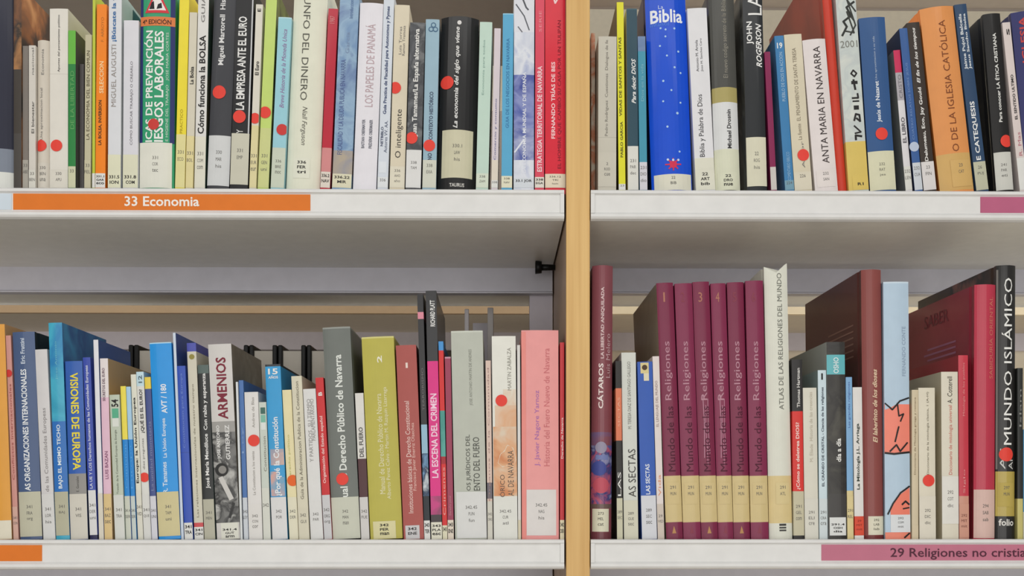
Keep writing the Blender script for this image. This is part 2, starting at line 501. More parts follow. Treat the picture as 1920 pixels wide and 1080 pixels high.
bk('A', 707, 727, 13, -12, (216, 223, 232), 'white book with a long line of small navy letters', txt=[('*Guia Practica de Fiscalidad para Autonomos y Pymes', 12, 214, .5, 8, (48, 66, 110)), ('Autores VV. AA.', 226, 286, .65, 6, (70, 82, 112)), ('*NETBIBLO', 238, 274, .28, 5, (60, 70, 100))], dec=[('r', .1, .8, 303, 324, (226, 232, 238))], lab=(332, 352, (224, 228, 230), ['336']))
bk('A', 729, 758, 10, 9, (222, 212, 188), 'beige book with black serif title and a red dot, second word inteligente', txt=[('O inteligente', 205, 296, .55, 14, (64, 62, 58)), ('Luis Torras', 50, 102, .45, 5, G), ('Ramon Tremosa', 48, 104, .68, 5, G)], dot=(741, 165, 11), lab=(312, 352, (226, 220, 200), ['336', 'AHO', 'aho']))
bk('A', 760, 789, 9, 42, ((92, 94, 98), (70, 72, 76), (116, 118, 120), 60), 'grizzled grey book with white serif title about an alternative Spain', txt=[('*Juan Tamames/La España alternativa', 54, 256, .52, 12, (232, 232, 228))], dot=(772, 259, 11), lab=(281, 352, (224, 224, 222), ['338', 'TAM']))
bk('A', 791, 817, 7, 36, (156, 186, 202), 'grey-blue book with a small trefoil mark at its top and a red dot', dec=[('d', .3, .5, 50, 60, (80, 112, 140)), ('d', .62, .82, 50, 60, (80, 112, 140)), ('d', .47, .67, 42, 52, (80, 112, 140)), ('d', .33, .47, 52, 58, (156, 186, 202), .0003), ('d', .65, .79, 52, 58, (156, 186, 202), .0003), ('d', .5, .64, 44, 50, (156, 186, 202), .0003)], txt=[('*CONTEXTO HISTÓRICO', 172, 262, .5, 9, (64, 76, 100)), ('*NO', 287, 300, .5, 8, (64, 76, 100))], dot=(805, 273, 11), lab=(300, 352, (212, 214, 200), ['338', 'EXA']))
bk('A', 819, 890, 8, 30, (30, 30, 31), 'thick glossy black hardback with rounded spine and beige label', hard=1, bulge=.008, coat=.8, dec=[('d', .42, .56, 38, 46, (224, 222, 220))], txt=[('*~La economia del siglo que viene', 50, 240, .46, 11, (226, 226, 224)), ('*TAURUS', 343, 350, .52, 28, (214, 212, 206), 'h')], lab=(243, 333, (208, 204, 176), ['330.1', 'LAW', 'his'], (.1, .92)), dot=(838, 154, 12.5))
bk('A', 892, 915, 8, 41, (196, 220, 206), 'pale mint green book right of the glossy black hardback', txt=[('Economia para todos', 75, 178, .4, 5, (140, 170, 160))], lab=(325, 352, (214, 224, 206), ['338', 'ZAM']))
bk('A', 921, 933, 6, 53, (218, 208, 214), 'thin pale pink book, shortest between mint and blue spines', bands=[(300, 352, (226, 216, 200))], txt=[('Comercio y consumo', 185, 300, .5, 5, (96, 100, 150))], lab=(338, 352, WH, ['338']))
bk('A', 940, 960, 3, 25, (92, 172, 212), 'sky blue book near the right end of the upper left shelf', bands=[(0, 27, (150, 206, 232))], txt=[('GUIA DE LOS NEGOCIOS EN NAVARRA', 72, 240, .5, 6, (60, 120, 170))], lab=(330, 352, (228, 226, 200), ['338', 'NAV'], (0, 1), (60, 60, 60)))
bk('A', 963, 1001, 1, -30, ((206, 212, 226), (226, 230, 238), (176, 186, 216), 30), 'white and violet-blue book with cloudy picture spine', coat=.5, bands=[(140, 240, ((84, 100, 172), (140, 150, 200), (70, 84, 160), 30)), (240, 300, ((90, 104, 170), (190, 196, 222), 40)), (-30, 60, (222, 224, 232))],
   dec=[('l', [(.1, 8), (.5, 30), (.75, 56)], 2.2, 0, 0, (96, 98, 106)), ('l', [(.45, 0), (.6, 14), (.7, 18)], 3, 0, 0, (90, 92, 100)), ('l', [(.2, 50), (.4, 60)], 2, 0, 0, (110, 112, 120)), ('l', [(.05, 285), (.5, 262)], 3, 0, 0, (226, 230, 240))],
   txt=[('*LA ECONOMIA MUNDIAL Y DE ESPAÑA', 135, 325, .5, 8, (228, 232, 242))], lab=(334, 352, (214, 220, 226), ['33.1 JOR'], (0, 1), K))
bk('A', 1003, 1020, 1, -26, (222, 76, 98), 'rose red book with white capitals beside the cloudy blue one', txt=[('*ESTRATEGIA TERRITORIAL DE NAVARRA', 124, 322, .5, 9, (246, 218, 222)), ('SERIE', 20, 60, .55, 5, (238, 150, 160))], lab=(332, 352, (228, 224, 212), ['338', 'EGA'], (0, 1), K))
bk('A', 1022, 1060, 0, -26, (220, 36, 58), 'bright red book touching the wooden upright, white and dark lettering', coat=.6, txt=[('*FERNANDO TRÍAS DE BES', 116, 260, .38, 9, (250, 214, 216)), ('EL HOMBRE QUE CAMBIÓ SU CASA POR UN TULIPÁN', 38, 316, .7, 9, (128, 20, 40))], dec=[('l', [(.38, -10), (.5, 6), (.62, -2)], 3, 0, 0, (244, 214, 216))], lab=(326, 352, (230, 220, 196), ['336.12', 'TRI', 'hom'], (0, 1), (60, 56, 50)))
# ---- upper right shelf
bk('C', 1108.5, 1116, 0, 62, ((214, 204, 184), (196, 120, 80), (206, 196, 178), 40), 'very thin mottled book against the right face of the wooden upright', dy=.03)
bk('C', 1117, 1158, 1, 68, (202, 198, 184), 'wide grey-cream book with faint title beside the wooden upright', txt=[('Pedro Rodriguez  Cuestiones  Dialogos de fe', 75, 255, .47, 7, (130, 126, 118))], bands=[(257, 258, (180, 176, 164))], lab=(285, 350, (204, 200, 186), ['2', 'ROD', 'cue']))
bk('C', 1160, 1173, -4, 4, (228, 224, 48), 'bright yellow slim book with black capitals', lcov=((122, 110, 70), (96, 86, 56), 12), txt=[('*VIDAS DE SANTOS Y SANTAS', 70, 218, .4, 5, (96, 92, 30)), ('*PABLO GARCIA', 228, 295, .5, 5, (96, 92, 30))], lab=(345, 356, WH, ['23']), dep=.2)
bk('C', 1177.5, 1198, -3, 16, (48, 78, 92), 'dark teal slim book with white slanted title', bands=[(0, 18, (70, 100, 112))], lcov=(206, 192, 170), txt=[('*~Para decir DIOS', 110, 194, .62, 8, (236, 238, 236))], lab=(274, 356, (222, 222, 214), ['231', 'PAR', 'dec']))
bk('C', 1199.5, 1214, -4, 68, (70, 152, 178), 'short turquoise book squeezed left of the big blue one', bands=[(0, 96, ((100, 128, 168), (130, 152, 186), 40))], txt=[('Dios en la vida', 120, 190, .5, 5, (130, 190, 206))], lab=(304, 356, (216, 214, 222), ['231', 'DIO', 'dio']))
bk('C', 1224, 1303, -14, -24, (12, 80, 214), 'big bright blue children\'s Bible with white dots', hard=1, bulge=.007, coat=.7, lcov=(30, 44, 96), dep=.19,
   dec=[('s', [(.34, 52, 2), (.46, 55, 2), (.68, 53, 2.2), (.45, 68, 2), (.31, 85, 2), (.76, 96, 2.2), (.47, 104, 2), (.65, 126, 2.2), (.8, 136, 2), (.36, 151, 2.2), (.55, 169, 2), (.34, 189, 2), (.77, 192, 2), (.68, 212, 2.6), (.42, 237, 2.2), (.7, 284, 2)], 0, 0, 0, (178, 212, 244)),
        ('d', .4, .66, 301, 315, (214, 50, 84), .0004), ('l', [(.34, 308), (.72, 308)], 2.5, 0, 0, (214, 50, 84), .0004), ('l', [(.53, 297), (.53, 319)], 2.5, 0, 0, (214, 50, 84), .0004), ('l', [(.42, 300), (.64, 316)], 2.5, 0, 0, (214, 50, 84), .0004), ('l', [(.64, 300), (.42, 316)], 2.5, 0, 0, (214, 50, 84), .0004), ('s', [(.4, 299, 2.4), (.53, 300, 2.4), (.66, 300, 2.4)], 0, 0, 0, (206, 220, 240), .0006)],
   txt=[('La', 9, 16, .36, 9, (210, 226, 248), 'h'), ('*Biblia', 17, 42, .5, 60, (240, 244, 250), 'h'), ('infantil', 41, 48, .32, 34, (90, 140, 226), 'h')], lab=(326, 356, (224, 222, 204), ['22', 'BIB'], (.06, .98), (70, 70, 70)))
bk('C', 1305, 1342, -17, 15, (228, 228, 231), 'white book with black title about the Bible and the word of God', txt=[('Biblia y Palabra de Dios', 177, 294, .45, 12, (52, 52, 56)), ('Antonio M. Artola', 75, 134, .38, 5, (80, 80, 84)), ('Jose M. Sanchez Caro', 72, 134, .62, 5, (80, 80, 84))], bands=[(296, 356, (224, 223, 206))], lab=(318, 356, (224, 223, 206), ['22', 'ART', 'bib'], (0, 1), K))
bk('C', 1343, 1390, -13, -22, (80, 80, 76), 'dark grey and white book with a gold band round its middle', hard=1, bulge=.005, coat=.5, bands=[(163, 191, (176, 164, 104)), (191, 279, (222, 224, 224)), (279, 356, (220, 222, 198))], txt=[('El nuevo codigo secreto de la Biblia', 0, 146, .56, 11, (150, 146, 134)), ('*Michael Drosnin', 205, 278, .6, 8, (60, 60, 62))], lab=(322, 356, (220, 222, 198), ['22', 'DRO', 'nue'], (.1, .9), K))
bk('C', 1402, 1444, -10, -26, (40, 43, 46), 'black hardback with large white slanted surname', hard=1, bulge=.002, coat=.6, lcov=((96, 98, 94), (62, 64, 64), (150, 150, 142), 12), txt=[('*JOHN', 40, 83, .33, 13, (238, 238, 236)), ('*~ROGERSON', 44, 126, .75, 11, (238, 238, 236)), ('LA', -10, 28, .6, 26, (238, 238, 236))], lab=(257, 349, (218, 215, 192), ['22', 'ROG', 'his']))
bk('C', 1446, 1457, -13, 97, (136, 34, 82), 'thin magenta book behind the black slanted-surname hardback', lab=(313, 356, (208, 202, 196)))
bk('C', 1473, 1490, -21, 67, (62, 128, 180), 'slim blue book with the number 19 at its top', txt=[('*19', 80, 91, .5, 10, W, 'h'), ('PUEBLO DE DIOS EN ACCION', 98, 190, .55, 6, (176, 206, 228)), ('COMENTARIO BIBLICO', 285, 338, .55, 6, (150, 190, 220))], lab=(338, 356, (120, 160, 180), ['224']))
bk('C', 1491, 1525, -21, 64, (218, 209, 184), 'cream paperback with a red dot right of the slim blue one', txt=[('La fuente  EL PENSAMIENTO DE SANTA TERESA', 90, 262, .5, 7, (140, 130, 112)), ('Autor', 265, 315, .6, 5, G)], dot=(1506, 291, 11), lab=(322, 356, (220, 213, 192), ['226']))
bk('C', 1528, 1573, -25, 73, (230, 222, 220), 'white book with spaced black capitals about Saint Mary in Navarre', txt=[('ANTA MARIA EN NAVARRA', 87, 306, .56, 13, (56, 46, 46)), ], lab=(318, 350, (230, 222, 218), ['232', 'SAN'], (.1, .9)), bulge=.002)
bk('C', 1572.5, 1590, -36, -84, (206, 66, 48), 'very tall red hardback whose brown-red cover shows behind shorter books', hard=1, lcov=((150, 60, 44), (132, 54, 42), (160, 70, 50), 8), dep=.215, bulge=.0025)
bk('C', 1592, 1630, -27, -26, ((208, 216, 210), (196, 204, 202), (216, 220, 212), 40), 'pale grey-green book with black brush script and a row of symbols', bands=[(265, 356, (220, 194, 104))],
   dec=[('l', [(.2, 66), (.45, 50), (.3, 40), (.7, 30), (.5, 14), (.9, 4)], 4, 0, 0, (46, 48, 46)), ('l', [(.35, 58), (.8, 62), (.5, 22), (.85, 40)], 3, 0, 0, (60, 62, 58)), ('l', [(.6, 66), (.9, 48), (.55, 0), (.95, 22)], 3, 0, 0, (60, 62, 58)),
        ('l', [(.5, 138), (.62, 132), (.78, 138), (.66, 144), (.5, 138)], 3, 0, 0, K), ('r', .48, .8, 152, 158, K), ('l', [(.6, 150), (.66, 168)], 4, 0, 0, K), ('l', [(.48, 184), (.78, 184), (.76, 176)], 3.4, 0, 0, K), ('l', [(.5, 190), (.8, 190)], 3, 0, 0, K), ('r', .52, .78, 198, 206, K), ('l', [(.5, 226), (.6, 214), (.78, 216), (.8, 228), (.62, 222)], 3.6, 0, 0, K), ('l', [(.48, 236), (.8, 248), (.5, 250)], 3, 0, 0, K), ('l', [(.52, 262), (.52, 254), (.82, 256)], 4, 0, 0, K)],
   txt=[('2001', 76, 89, .5, 32, (130, 130, 124), 'h')], lab=(330, 356, (220, 194, 104), ['', 'R1'], (.2, 1), K))
bk('C', 1633, 1682, -22, 32, (52, 90, 142), 'navy blue book with white vertical title, a red dot and cream label', hard=1, bulge=.002, coat=.4, lcov=(34, 58, 98), txt=[('*Jesús de Nazaret', 152, 229, .52, 10, (226, 232, 240)), ('Una aproximacion a su vida', 68, 150, .5, 5, (180, 196, 218))], lab=(283, 356, (218, 216, 186), ['232', 'RAT', 'jes']), dot=(1653, 251, 11.5))
bk('C', 1699, 1713, -24, 94, (222, 220, 222), 'narrow white book with a magenta top and grey side', lcov=(124, 128, 124), bands=[(0, 136, (204, 50, 92)), (136, 188, (176, 172, 178))], txt=[('*EL LIBRO', 220, 268, .5, 7, (92, 90, 96)), ('CRISTO', 140, 184, .55, 6, (130, 126, 132))], lab=(312, 356, (222, 222, 214), ['232', 'LEN']))
bk('C', 1714, 1731, -30, 53, (58, 96, 156), 'medium blue book with a white oval low on its spine', lcov=(32, 42, 70), txt=[('CUATRO RELATOS SOBRE JESUS', 118, 262, .5, 5, (120, 150, 200))], dec=[('d', .1, .8, 266, 284, (188, 200, 220))], lab=(305, 356, (206, 212, 218), ['232', 'CUA']))
bk('C', 1733, 1757, -33, 42, (58, 49, 43), 'dark brown slim book with white slanted lettering about the end of time', txt=[('*Delumeau, Eco, Jay Gould', 164, 302, .5, 8, (232, 230, 226)), ('*~El fin de los tiempos', 52, 156, .5, 8, (232, 230, 226))], lab=(303, 356, (222, 218, 216), ['23', 'FIN']))
bk('C', 1766, 1830, -40, 12, (228, 152, 88), 'thick orange hardback with brown capitals about the Catholic church', hard=1, bulge=.004, coat=.6, lcov=(226, 130, 56), bands=[(287, 356, (212, 172, 104))], txt=[('O DE LA IGLESIA CATÓLICA', 38, 284, .54, 16, (128, 70, 40))], lab=(300, 350, (214, 176, 110), ['23', 'CAT'], (.35, .95)))
bk('C', 1832, 1855, -43, 8, (46, 72, 104), 'dark blue slim book with white bold lettering about catechesis', txt=[('*E CATEQUESIS', 190, 300, .52, 10, (234, 236, 236)), ('*Jaime Pujol Balcells', 26, 130, .38, 7, (220, 226, 230)), ('*Jesus Sancho Bielsa', 26, 130, .72, 6, (220, 226, 230))], lab=(303, 356, (192, 192, 168), ['26', 'PUJ']))
bk('C', 1870, 1910, -26, 25, (34, 33, 33), 'black hardback with white title about Christian ethics and a red dot', hard=1, bulge=.002, coat=.4, txt=[('*Para conocer LA ÉTICA CRISTIANA', 62, 229, .5, 8, (230, 230, 226))], lab=(285, 356, (208, 208, 200), ['241', 'PAR', 'eti']), dot=(1887, 265, 11.5))
bk('C', 1912, 1928, -34, 42, (220, 208, 204), 'pale pink slim book right of the black ethics hardback', txt=[('*EL SENTIDO ULTIMO', 140, 224, .5, 5, K), ('*S', 54, 66, .6, 6, K), ('R. Mas', 248, 292, .6, 6, (190, 120, 130))], lab=(296, 356, WH))
bk('C', 1930, 1990, -33, 20, (52, 54, 106), 'dark indigo hardback with red lettering at the right edge of the upper shelf', hard=1, bulge=.003, lcov=(40, 42, 84), txt=[('*IGLESIA', 30, 116, .3, 12, (196, 70, 70))])
# ---- lower left shelf
bk('D', -16, 24, -14, 608, (226, 160, 64), 'orange-tan book at the left end of the lower shelf', rcov=(206, 164, 118), lab=(976, 1011, (226, 220, 200)))
bk('D', 25.5, 35, -15, 629, (206, 148, 138), 'thin pinkish book left of the wide navy one', txt=[('Conflictos internacionales', 720, 900, .5, 4, (170, 90, 84))], dot=(16, 700, 7, (206, 50, 48)), lab=(950, 1011, (210, 170, 156), ['341', 'CON']))
bk('D', 37, 80, -15, 622, (74, 94, 132), 'navy book with white capitals about international organisations', hard=1, bulge=.002, rcov=(36, 36, 38), coat=.5, txt=[('*AS ORGANIZACIONES INTERNACIONALES', 692, 920, .46, 11, (232, 236, 240)), ('*Eric Frattini', 634, 682, .46, 8, (206, 216, 230))], lab=(922, 1006, (194, 192, 170), ['341', 'FRA', 'org']))
bk('D', 81, 104, -16, 655, (212, 210, 210), 'pale grey book with grey lettering about the European communities', txt=[('de las Comunidades Europeas', 765, 922, .55, 9, (146, 142, 142))], lab=(926, 1011, (216, 216, 214), ['341', 'LOR', 'his']))
bk('D', 105.5, 131, -15, 605, ((54, 158, 190), (70, 176, 204), (40, 130, 186), 18), 'tall turquoise and blue book with white title', dep=.13, rcov=((54, 128, 186), (40, 96, 160), (62, 150, 200), 16), coat=.5, bands=[(790, 922, (42, 112, 190))], txt=[('*BAJO EL MISMO TECHO', 796, 916, .5, 9, (224, 236, 242)), ('Jose Antonio', 640, 712, .5, 5, (120, 196, 214))], lab=(922, 1004, (184, 182, 158), ['341', 'BAJ']))
bk('D', 132, 165, -11, 677, (50, 96, 178), 'blue book with bold yellow title about Europe', rcov=(50, 62, 84), coat=.4, bands=[(888, 926, (146, 144, 140))], txt=[('*VISIONES DE EUROPA', 699, 881, .5, 15, (240, 220, 64), 'd'), ('E. Gonzalez', 893, 922, .5, 5, (90, 88, 84))], lab=(926, 1011, (212, 208, 196), ['341', 'VIS']))
bk('D', 169, 183, -14, 670, (58, 78, 172), 'slim royal blue book with white lettering', txt=[('*LA UE Y LOS Derechos humanos de las Comunidades Europeas', 685, 916, .5, 7, (206, 212, 234))], bands=[(1003, 1011, (40, 40, 80))], lab=(919, 1003, (222, 222, 222), ['341', 'DER', 'uni']))
bk('D', 186, 195, -11, 637, (228, 228, 233), 'thin white-spined book with a dark blue cover sloping back', rcov=(60, 92, 152), lab=(925, 1011, (220, 214, 198)), dep=.1)
bk('D', 196, 211, -9, 672, (228, 190, 208), 'pale pink and white book with a kraft coloured cover', rcov=(204, 170, 122), bands=[(0, 745, (230, 222, 222))], txt=[('*SECRETOS DEL EURO', 690, 752, .4, 5, (120, 96, 108)), ('*LUIS BAZAN', 846, 898, .5, 6, (150, 100, 130))], lab=(926, 1011, (222, 196, 142), ['341', 'BAZ', 'sec']), dep=.16)
bk('D', 216, 237, -11, 740, (192, 202, 184), 'grey-green slim book marked 54 with a small green square', dec=[('r', .2, .85, 766, 784, (92, 176, 140)), ('r', .2, .85, 784, 800, (222, 226, 218))], txt=[('*54', 749, 763, .52, 13, K), ('Tratado de la Comunidad Europea de Energia', 806, 926, .5, 5, (100, 106, 94))], lab=(928, 1011, (216, 218, 212), ['341', 'TRA']))
bk('D', 236, 247, -11, 724, (34, 136, 214), 'thin book, yellow above and bright blue below, left twin', bands=[(0, 824, (238, 222, 86))], txt=[('Comision', 834, 916, .5, 4, (90, 170, 230))], lab=(930, 1011, (206, 210, 196), ['341.4', 'SER']))
bk('D', 248, 257, -12, 725, (34, 136, 214), 'thin book, pale blue above and bright blue below', bands=[(0, 824, (170, 208, 234))], txt=[('Europa', 834, 916, .5, 4, (90, 170, 230))], lab=(930, 1011, (200, 210, 206), ['341', 'SER']))
bk('D', 258, 269, -14, 702, (224, 224, 208), 'thin cream book with a black title between blue and white spines', txt=[('*Europa: la Unión Europea', 745, 906, .5, 6, K)], lab=(920, 1011, (222, 220, 206), ['341', 'VID']))
bk('D', 270, 284, -15, 697, (222, 222, 216), 'white slim book asking what the euro is, red dot below', bands=[(0, 724, (194, 222, 232))], txt=[('*¿QUÉ ES EL EURO?', 730, 812, .5, 9, (56, 56, 56)), ('*12', 704, 718, .5, 7, (90, 110, 120)), ('diez preguntas', 822, 880, .5, 5, G)], dot=(271, 895, 9), lab=(928, 1011, (220, 220, 216), ['341', 'QUE']))
bk('D', 285, 296, -14, 707, (70, 84, 140), 'thin slate blue book with a yellow top', bands=[(0, 729, (234, 208, 80))], txt=[('La unidad monetaria', 790, 920, .5, 5, (130, 140, 180))], lab=(930, 1011, (214, 214, 222), ['341', 'UNI']))
bk('D', 297, 339, -18, 642, (34, 150, 228), 'wide sky blue book with white lettering about the European Union', coat=.5, bands=[(0, 644, (180, 220, 240))], txt=[('*AVT / 180', 720, 775, .55, 11, (232, 240, 246)), ('*La Unión Europea', 784, 858, .5, 9, (210, 230, 244)), ('*R. Tamames', 866, 924, .42, 9, (210, 230, 244))], lab=(922, 1005, (210, 200, 154), ['341', 'TAM', 'uni']))
bk('D', 340, 345, -16, 624, (206, 218, 232), 'very thin pale-edged book with a navy cover, taller than its neighbours', rcov=(58, 88, 160), dep=.14)
bk('D', 346.5, 362, -15, 686, (48, 82, 182), 'medium blue slim book right of the pale-edged one', coat=.4, txt=[('Constitucion para Europa', 700, 840, .5, 5, (120, 146, 216))], bands=[(848, 849, (40, 66, 150))], lab=(980, 1011, WH, ['341', 'TRA'], (0, 1), K))
bk('D', 365, 382, -15, 643, (210, 206, 188), 'cream slim book with an indigo top and a small red patch below', bands=[(0, 659, (78, 84, 172)), (980, 988, (206, 80, 84))], txt=[('Las relaciones internacionales de nuestro tiempo', 720, 970, .5, 5, (140, 134, 116))], dec=[('d', .3, .7, 664, 674, (150, 140, 70))], lab=(988, 1011, WH, ['341', 'CIN'], (0, 1), K))
bk('D', 383.5, 404, -13, 684, (46, 48, 48), 'black book with white slanted title about rage and hope', rcov=(96, 112, 108), bands=[(0, 700, (88, 104, 100))], txt=[('*José María Mendiluce  Con rabia y esperanza', 700, 916, .56, 9, (230, 230, 228))], lab=(936, 1011, (184, 182, 164), ['341', 'MEN']))
bk('D', 405.5, 450, -17, 645, (210, 207, 203), 'grey book with dark red capitals and a black-and-white photo on its spine', coat=.3, rcov=((142, 134, 118), (120, 112, 98), (156, 148, 132), 10), bands=[(790, 810, (160, 158, 154)), (810, 980, ((120, 120, 118), (60, 60, 60), (186, 186, 182), 55))], txt=[('*ARMENIOS', 670, 786, .52, 19, (128, 44, 60)), ('*JOSE ANTONIO', 797, 860, .28, 8, (232, 232, 230)), ('*GUTIERREZ', 797, 862, .66, 8, (232, 232, 230))],
   dec=[('d', .1, .6, 868, 893, (46, 46, 46)), ('d', .24, .52, 873, 888, (140, 138, 134), .0003), ('l', [(.3, 896), (.7, 935)], 9, 0, 0, (206, 204, 200)), ('l', [(.15, 940), (.8, 945), (.6, 970)], 5, 0, 0, (56, 56, 56))], lab=(980, 1011, (222, 222, 210), ['', '341.4', 'GUT', 'arm'], (.2, .95), K))
bk('D', 451, 455, -9, 716, (220, 224, 224), 'very thin white book right of the black-and-white photo spine')
bk('D', 456, 466, -10, 713, (78, 118, 178), 'thin steel blue book left of the red-dotted white one', txt=[('Ley', 800, 850, .5, 4, (140, 170, 210))], lab=(933, 1011, (206, 212, 218), ['342', 'LEY']))
bk('D', 467, 493, -9, 735, (224, 222, 219), 'white book with thin grey title and a red dot high on its spine', txt=[('Andres de Blas', 745, 802, .6, 5, (160, 156, 150)), ('La Constitucion a los veinte', 846, 928, .5, 5, (150, 146, 140))], dot=(476, 826, 11), lab=(945, 1011, (224, 222, 218), ['342', 'CON', 'cor']))
bk('D', 494, 508, -9, 754, (202, 210, 200), 'short pale grey book with a green mark near its top', dec=[('r', .2, .85, 764, 776, (70, 110, 100)), ('r', .2, .85, 778, 792, (130, 190, 170)), ('r', .2, .85, 792, 806, (224, 230, 226))], txt=[('Constitucion', 818, 884, .6, 5, (130, 126, 116))], lab=(915, 1011, (216, 218, 208), ['342']))
bk('D', 509.5, 541, -14, 683, (40, 154, 212), 'cyan blue book with white-outlined title about the constitution', coat=.6, bands=[(0, 687, (40, 44, 50))], dec=[('r', .1, .98, 842, 872, ((206, 178, 170), (150, 160, 180), 60)), ('r', .05, .55, 884, 930, ((214, 170, 160), (120, 170, 200), 60)), ('r', .6, .95, 895, 930, ((214, 170, 160), (120, 170, 200), 60))], txt=[('*¿Por qué la Constitución', 782, 930, .55, 14, (230, 236, 240)), ('*15', 691, 702, .5, 18, W, 'h'), ('*AÑOS', 704, 710, .5, 18, W, 'h')], lab=(932, 1011, (222, 222, 222), ['342', 'POR']))
bk('D', 542.5, 560, -14, 731, (232, 222, 176), 'pale yellow book with an orange dot low on its spine', txt=[('Derecho politico', 815, 900, .45, 5, (190, 186, 110))], dot=(549, 901, 10.5, (232, 104, 40)), lab=(932, 1011, (228, 224, 200), ['342', 'DER']))
bk('D', 561, 581, -15, 705, (216, 211, 188), 'cream book with small dark vertical title right of the orange dot', txt=[('Guia de la Administracion Publica de la Constitucion', 715, 936, .5, 6, (112, 106, 90))], lab=(955, 1011, (216, 211, 190), ['342', 'GUI']))
bk('D', 582, 607, -15, 729, (222, 222, 220), 'white book with two lines of grey capitals left of the red one', txt=[('PARLAMENTARISMO', 748, 826, .66, 7, (150, 148, 146)), ('Y PARTIDOS  SU TIEMPO', 748, 866, .4, 7, (150, 148, 146))], lab=(940, 1011, (222, 222, 220), ['342', 'PAR']))
bk('D', 608, 623, -17, 708, (204, 44, 48), 'slim red book with white lettering about the Spanish state', txt=[('*Organización del Estado español', 780, 906, .5, 7, (244, 200, 196)), ('*B', 735, 742, .5, 7, W)], lab=(928, 1011, (206, 206, 208), ['342', 'ORG', 'org']))
bk('D', 624, 676, -20, 613, (112, 117, 112), 'wide grey book with white title on public law and a red dot', hard=1, bulge=.0015, bands=[(0, 616, (150, 154, 148))], txt=[('*ual de Derecho Público de Navarra', 665, 932, .5, 14, (228, 232, 226))], lab=(932, 1011, (204, 206, 190), ['342', 'MAN', 'man']), dot=(642, 898, 11.5))
bk('D', 677.5, 693, -12, 737, (82, 48, 52), 'slim book, white above and dark maroon below', bands=[(0, 860, (222, 220, 214))], txt=[('*DEL FUERO', 801, 857, .5, 8, (90, 88, 86))], lab=(932, 1011, (212, 210, 208), ['342', 'FUE']))
bk('D', 694.5, 755, -17, 631, (188, 180, 78), 'wide olive-yellow book numbered 2 with white lettering', hard=1, bulge=.0015, bands=[(0, 634, (214, 208, 130))], txt=[('*2', 667, 680, .53, 9, (240, 238, 220)), ('Manual de Derecho Público de Navarra', 738, 926, .45, 10, (232, 228, 190)), ('Alberto Perez Calvo - Martin M. Razquin Lizarraga', 726, 936, .66, 9, (232, 228, 190))], lab=(977, 1011, (220, 214, 166), ['342', 'PER', 'man'], (.1, .8), K))
bk('D', 757, 795, -15, 647, (172, 84, 78), 'brick red book numbered 1 with cream title on constitutional law', txt=[('1', 680, 690, .5, 4, (238, 220, 210)), ('Instituciones básicas de Derecho Constitucional', 752, 962, .42, 9, (240, 214, 206)), ('Francisco Javier Enerriz Olaechea', 793, 920, .68, 8, (240, 200, 190))], lab=(985, 1011, (206, 204, 206), ['342', 'ENE'], (.1, .8), K))
bk('D', 796, 807, -14, 551, (50, 50, 52), 'tall thin black book with a pink square and blue pattern, left of the pink title', bands=[(585, 598, (222, 140, 158)), (796, 850, (150, 190, 212)), (850, 930, ((110, 150, 186), (40, 60, 90), (200, 210, 216), 60)), (930, 976, (40, 44, 50))], txt=[('TERRORISMO', 690, 770, .5, 4, (120, 116, 118))], lab=(976, 1011, WH, ['343', 'TER'], (0, 1), K))
bk('D', 809, 829, -11, 545, (46, 46, 48), 'tall black and hot pink book titled for the crime scene', coat=.5, bands=[(677, 930, (222, 36, 132)), (930, 965, ((200, 60, 130), (120, 60, 90), 40)), (965, 980, (60, 50, 54))], txt=[('*LA ESCENA DEL CRIMEN', 738, 896, .5, 12, (248, 214, 232)), ('*RICHARD PLATT', 563, 612, .6, 9, (236, 236, 234))], lab=(979, 1011, (228, 226, 208), ['343', 'PLA', 'esc'], (0, 1), K))
bk('D', 830, 839, -8, 640, (216, 48, 48), 'thin red and teal book with a light blue top', bands=[(0, 657, (70, 150, 216)), (770, 856, ((70, 150, 140), (90, 170, 160), 40)), (856, 870, (170, 40, 50))], txt=[('Crimenes', 876, 966, .5, 5, (240, 170, 160))], lab=(985, 1011, (228, 224, 196), ['343'], (0, 1), K))
bk('D', 840, 851, -6, 669, (158, 62, 90), 'thin plum coloured book left of the wide grey one', bands=[(0, 672, (200, 150, 170))], txt=[('Derecho penal', 930, 966, .5, 5, (200, 140, 150))], lab=(975, 1011, (228, 216, 200), ['343', 'ENE'], (0, 1), K))
bk('D', 853.5, 913, -8, 620, (188, 192, 180), 'wide sage grey book with black lettering and a white label', bands=[(0, 623, (206, 210, 198))], txt=[('JOSE ANTONIO MARTIN DE ANDRES', 655, 760, .6, 7, (140, 142, 132)), ('OS JURÍDICOS DEL', 815, 920, .46, 12, (70, 72, 66)), ('ENTO DEL FUERO', 820, 920, .72, 12, (70, 72, 66))], lab=(922, 1009, (220, 221, 219), ['342.45', 'FUN', 'fun'], (.06, 1)))
bk('D', 914.5, 924, -4, 676, (220, 196, 182), 'thin peach book between the sage grey and white-orange spines', txt=[('Organos de la Comunidad', 690, 940, .5, 4, (170, 140, 134))], bands=[(905, 935, (110, 104, 112))], lab=(940, 1011, (210, 208, 196), ['342', 'ORG']))
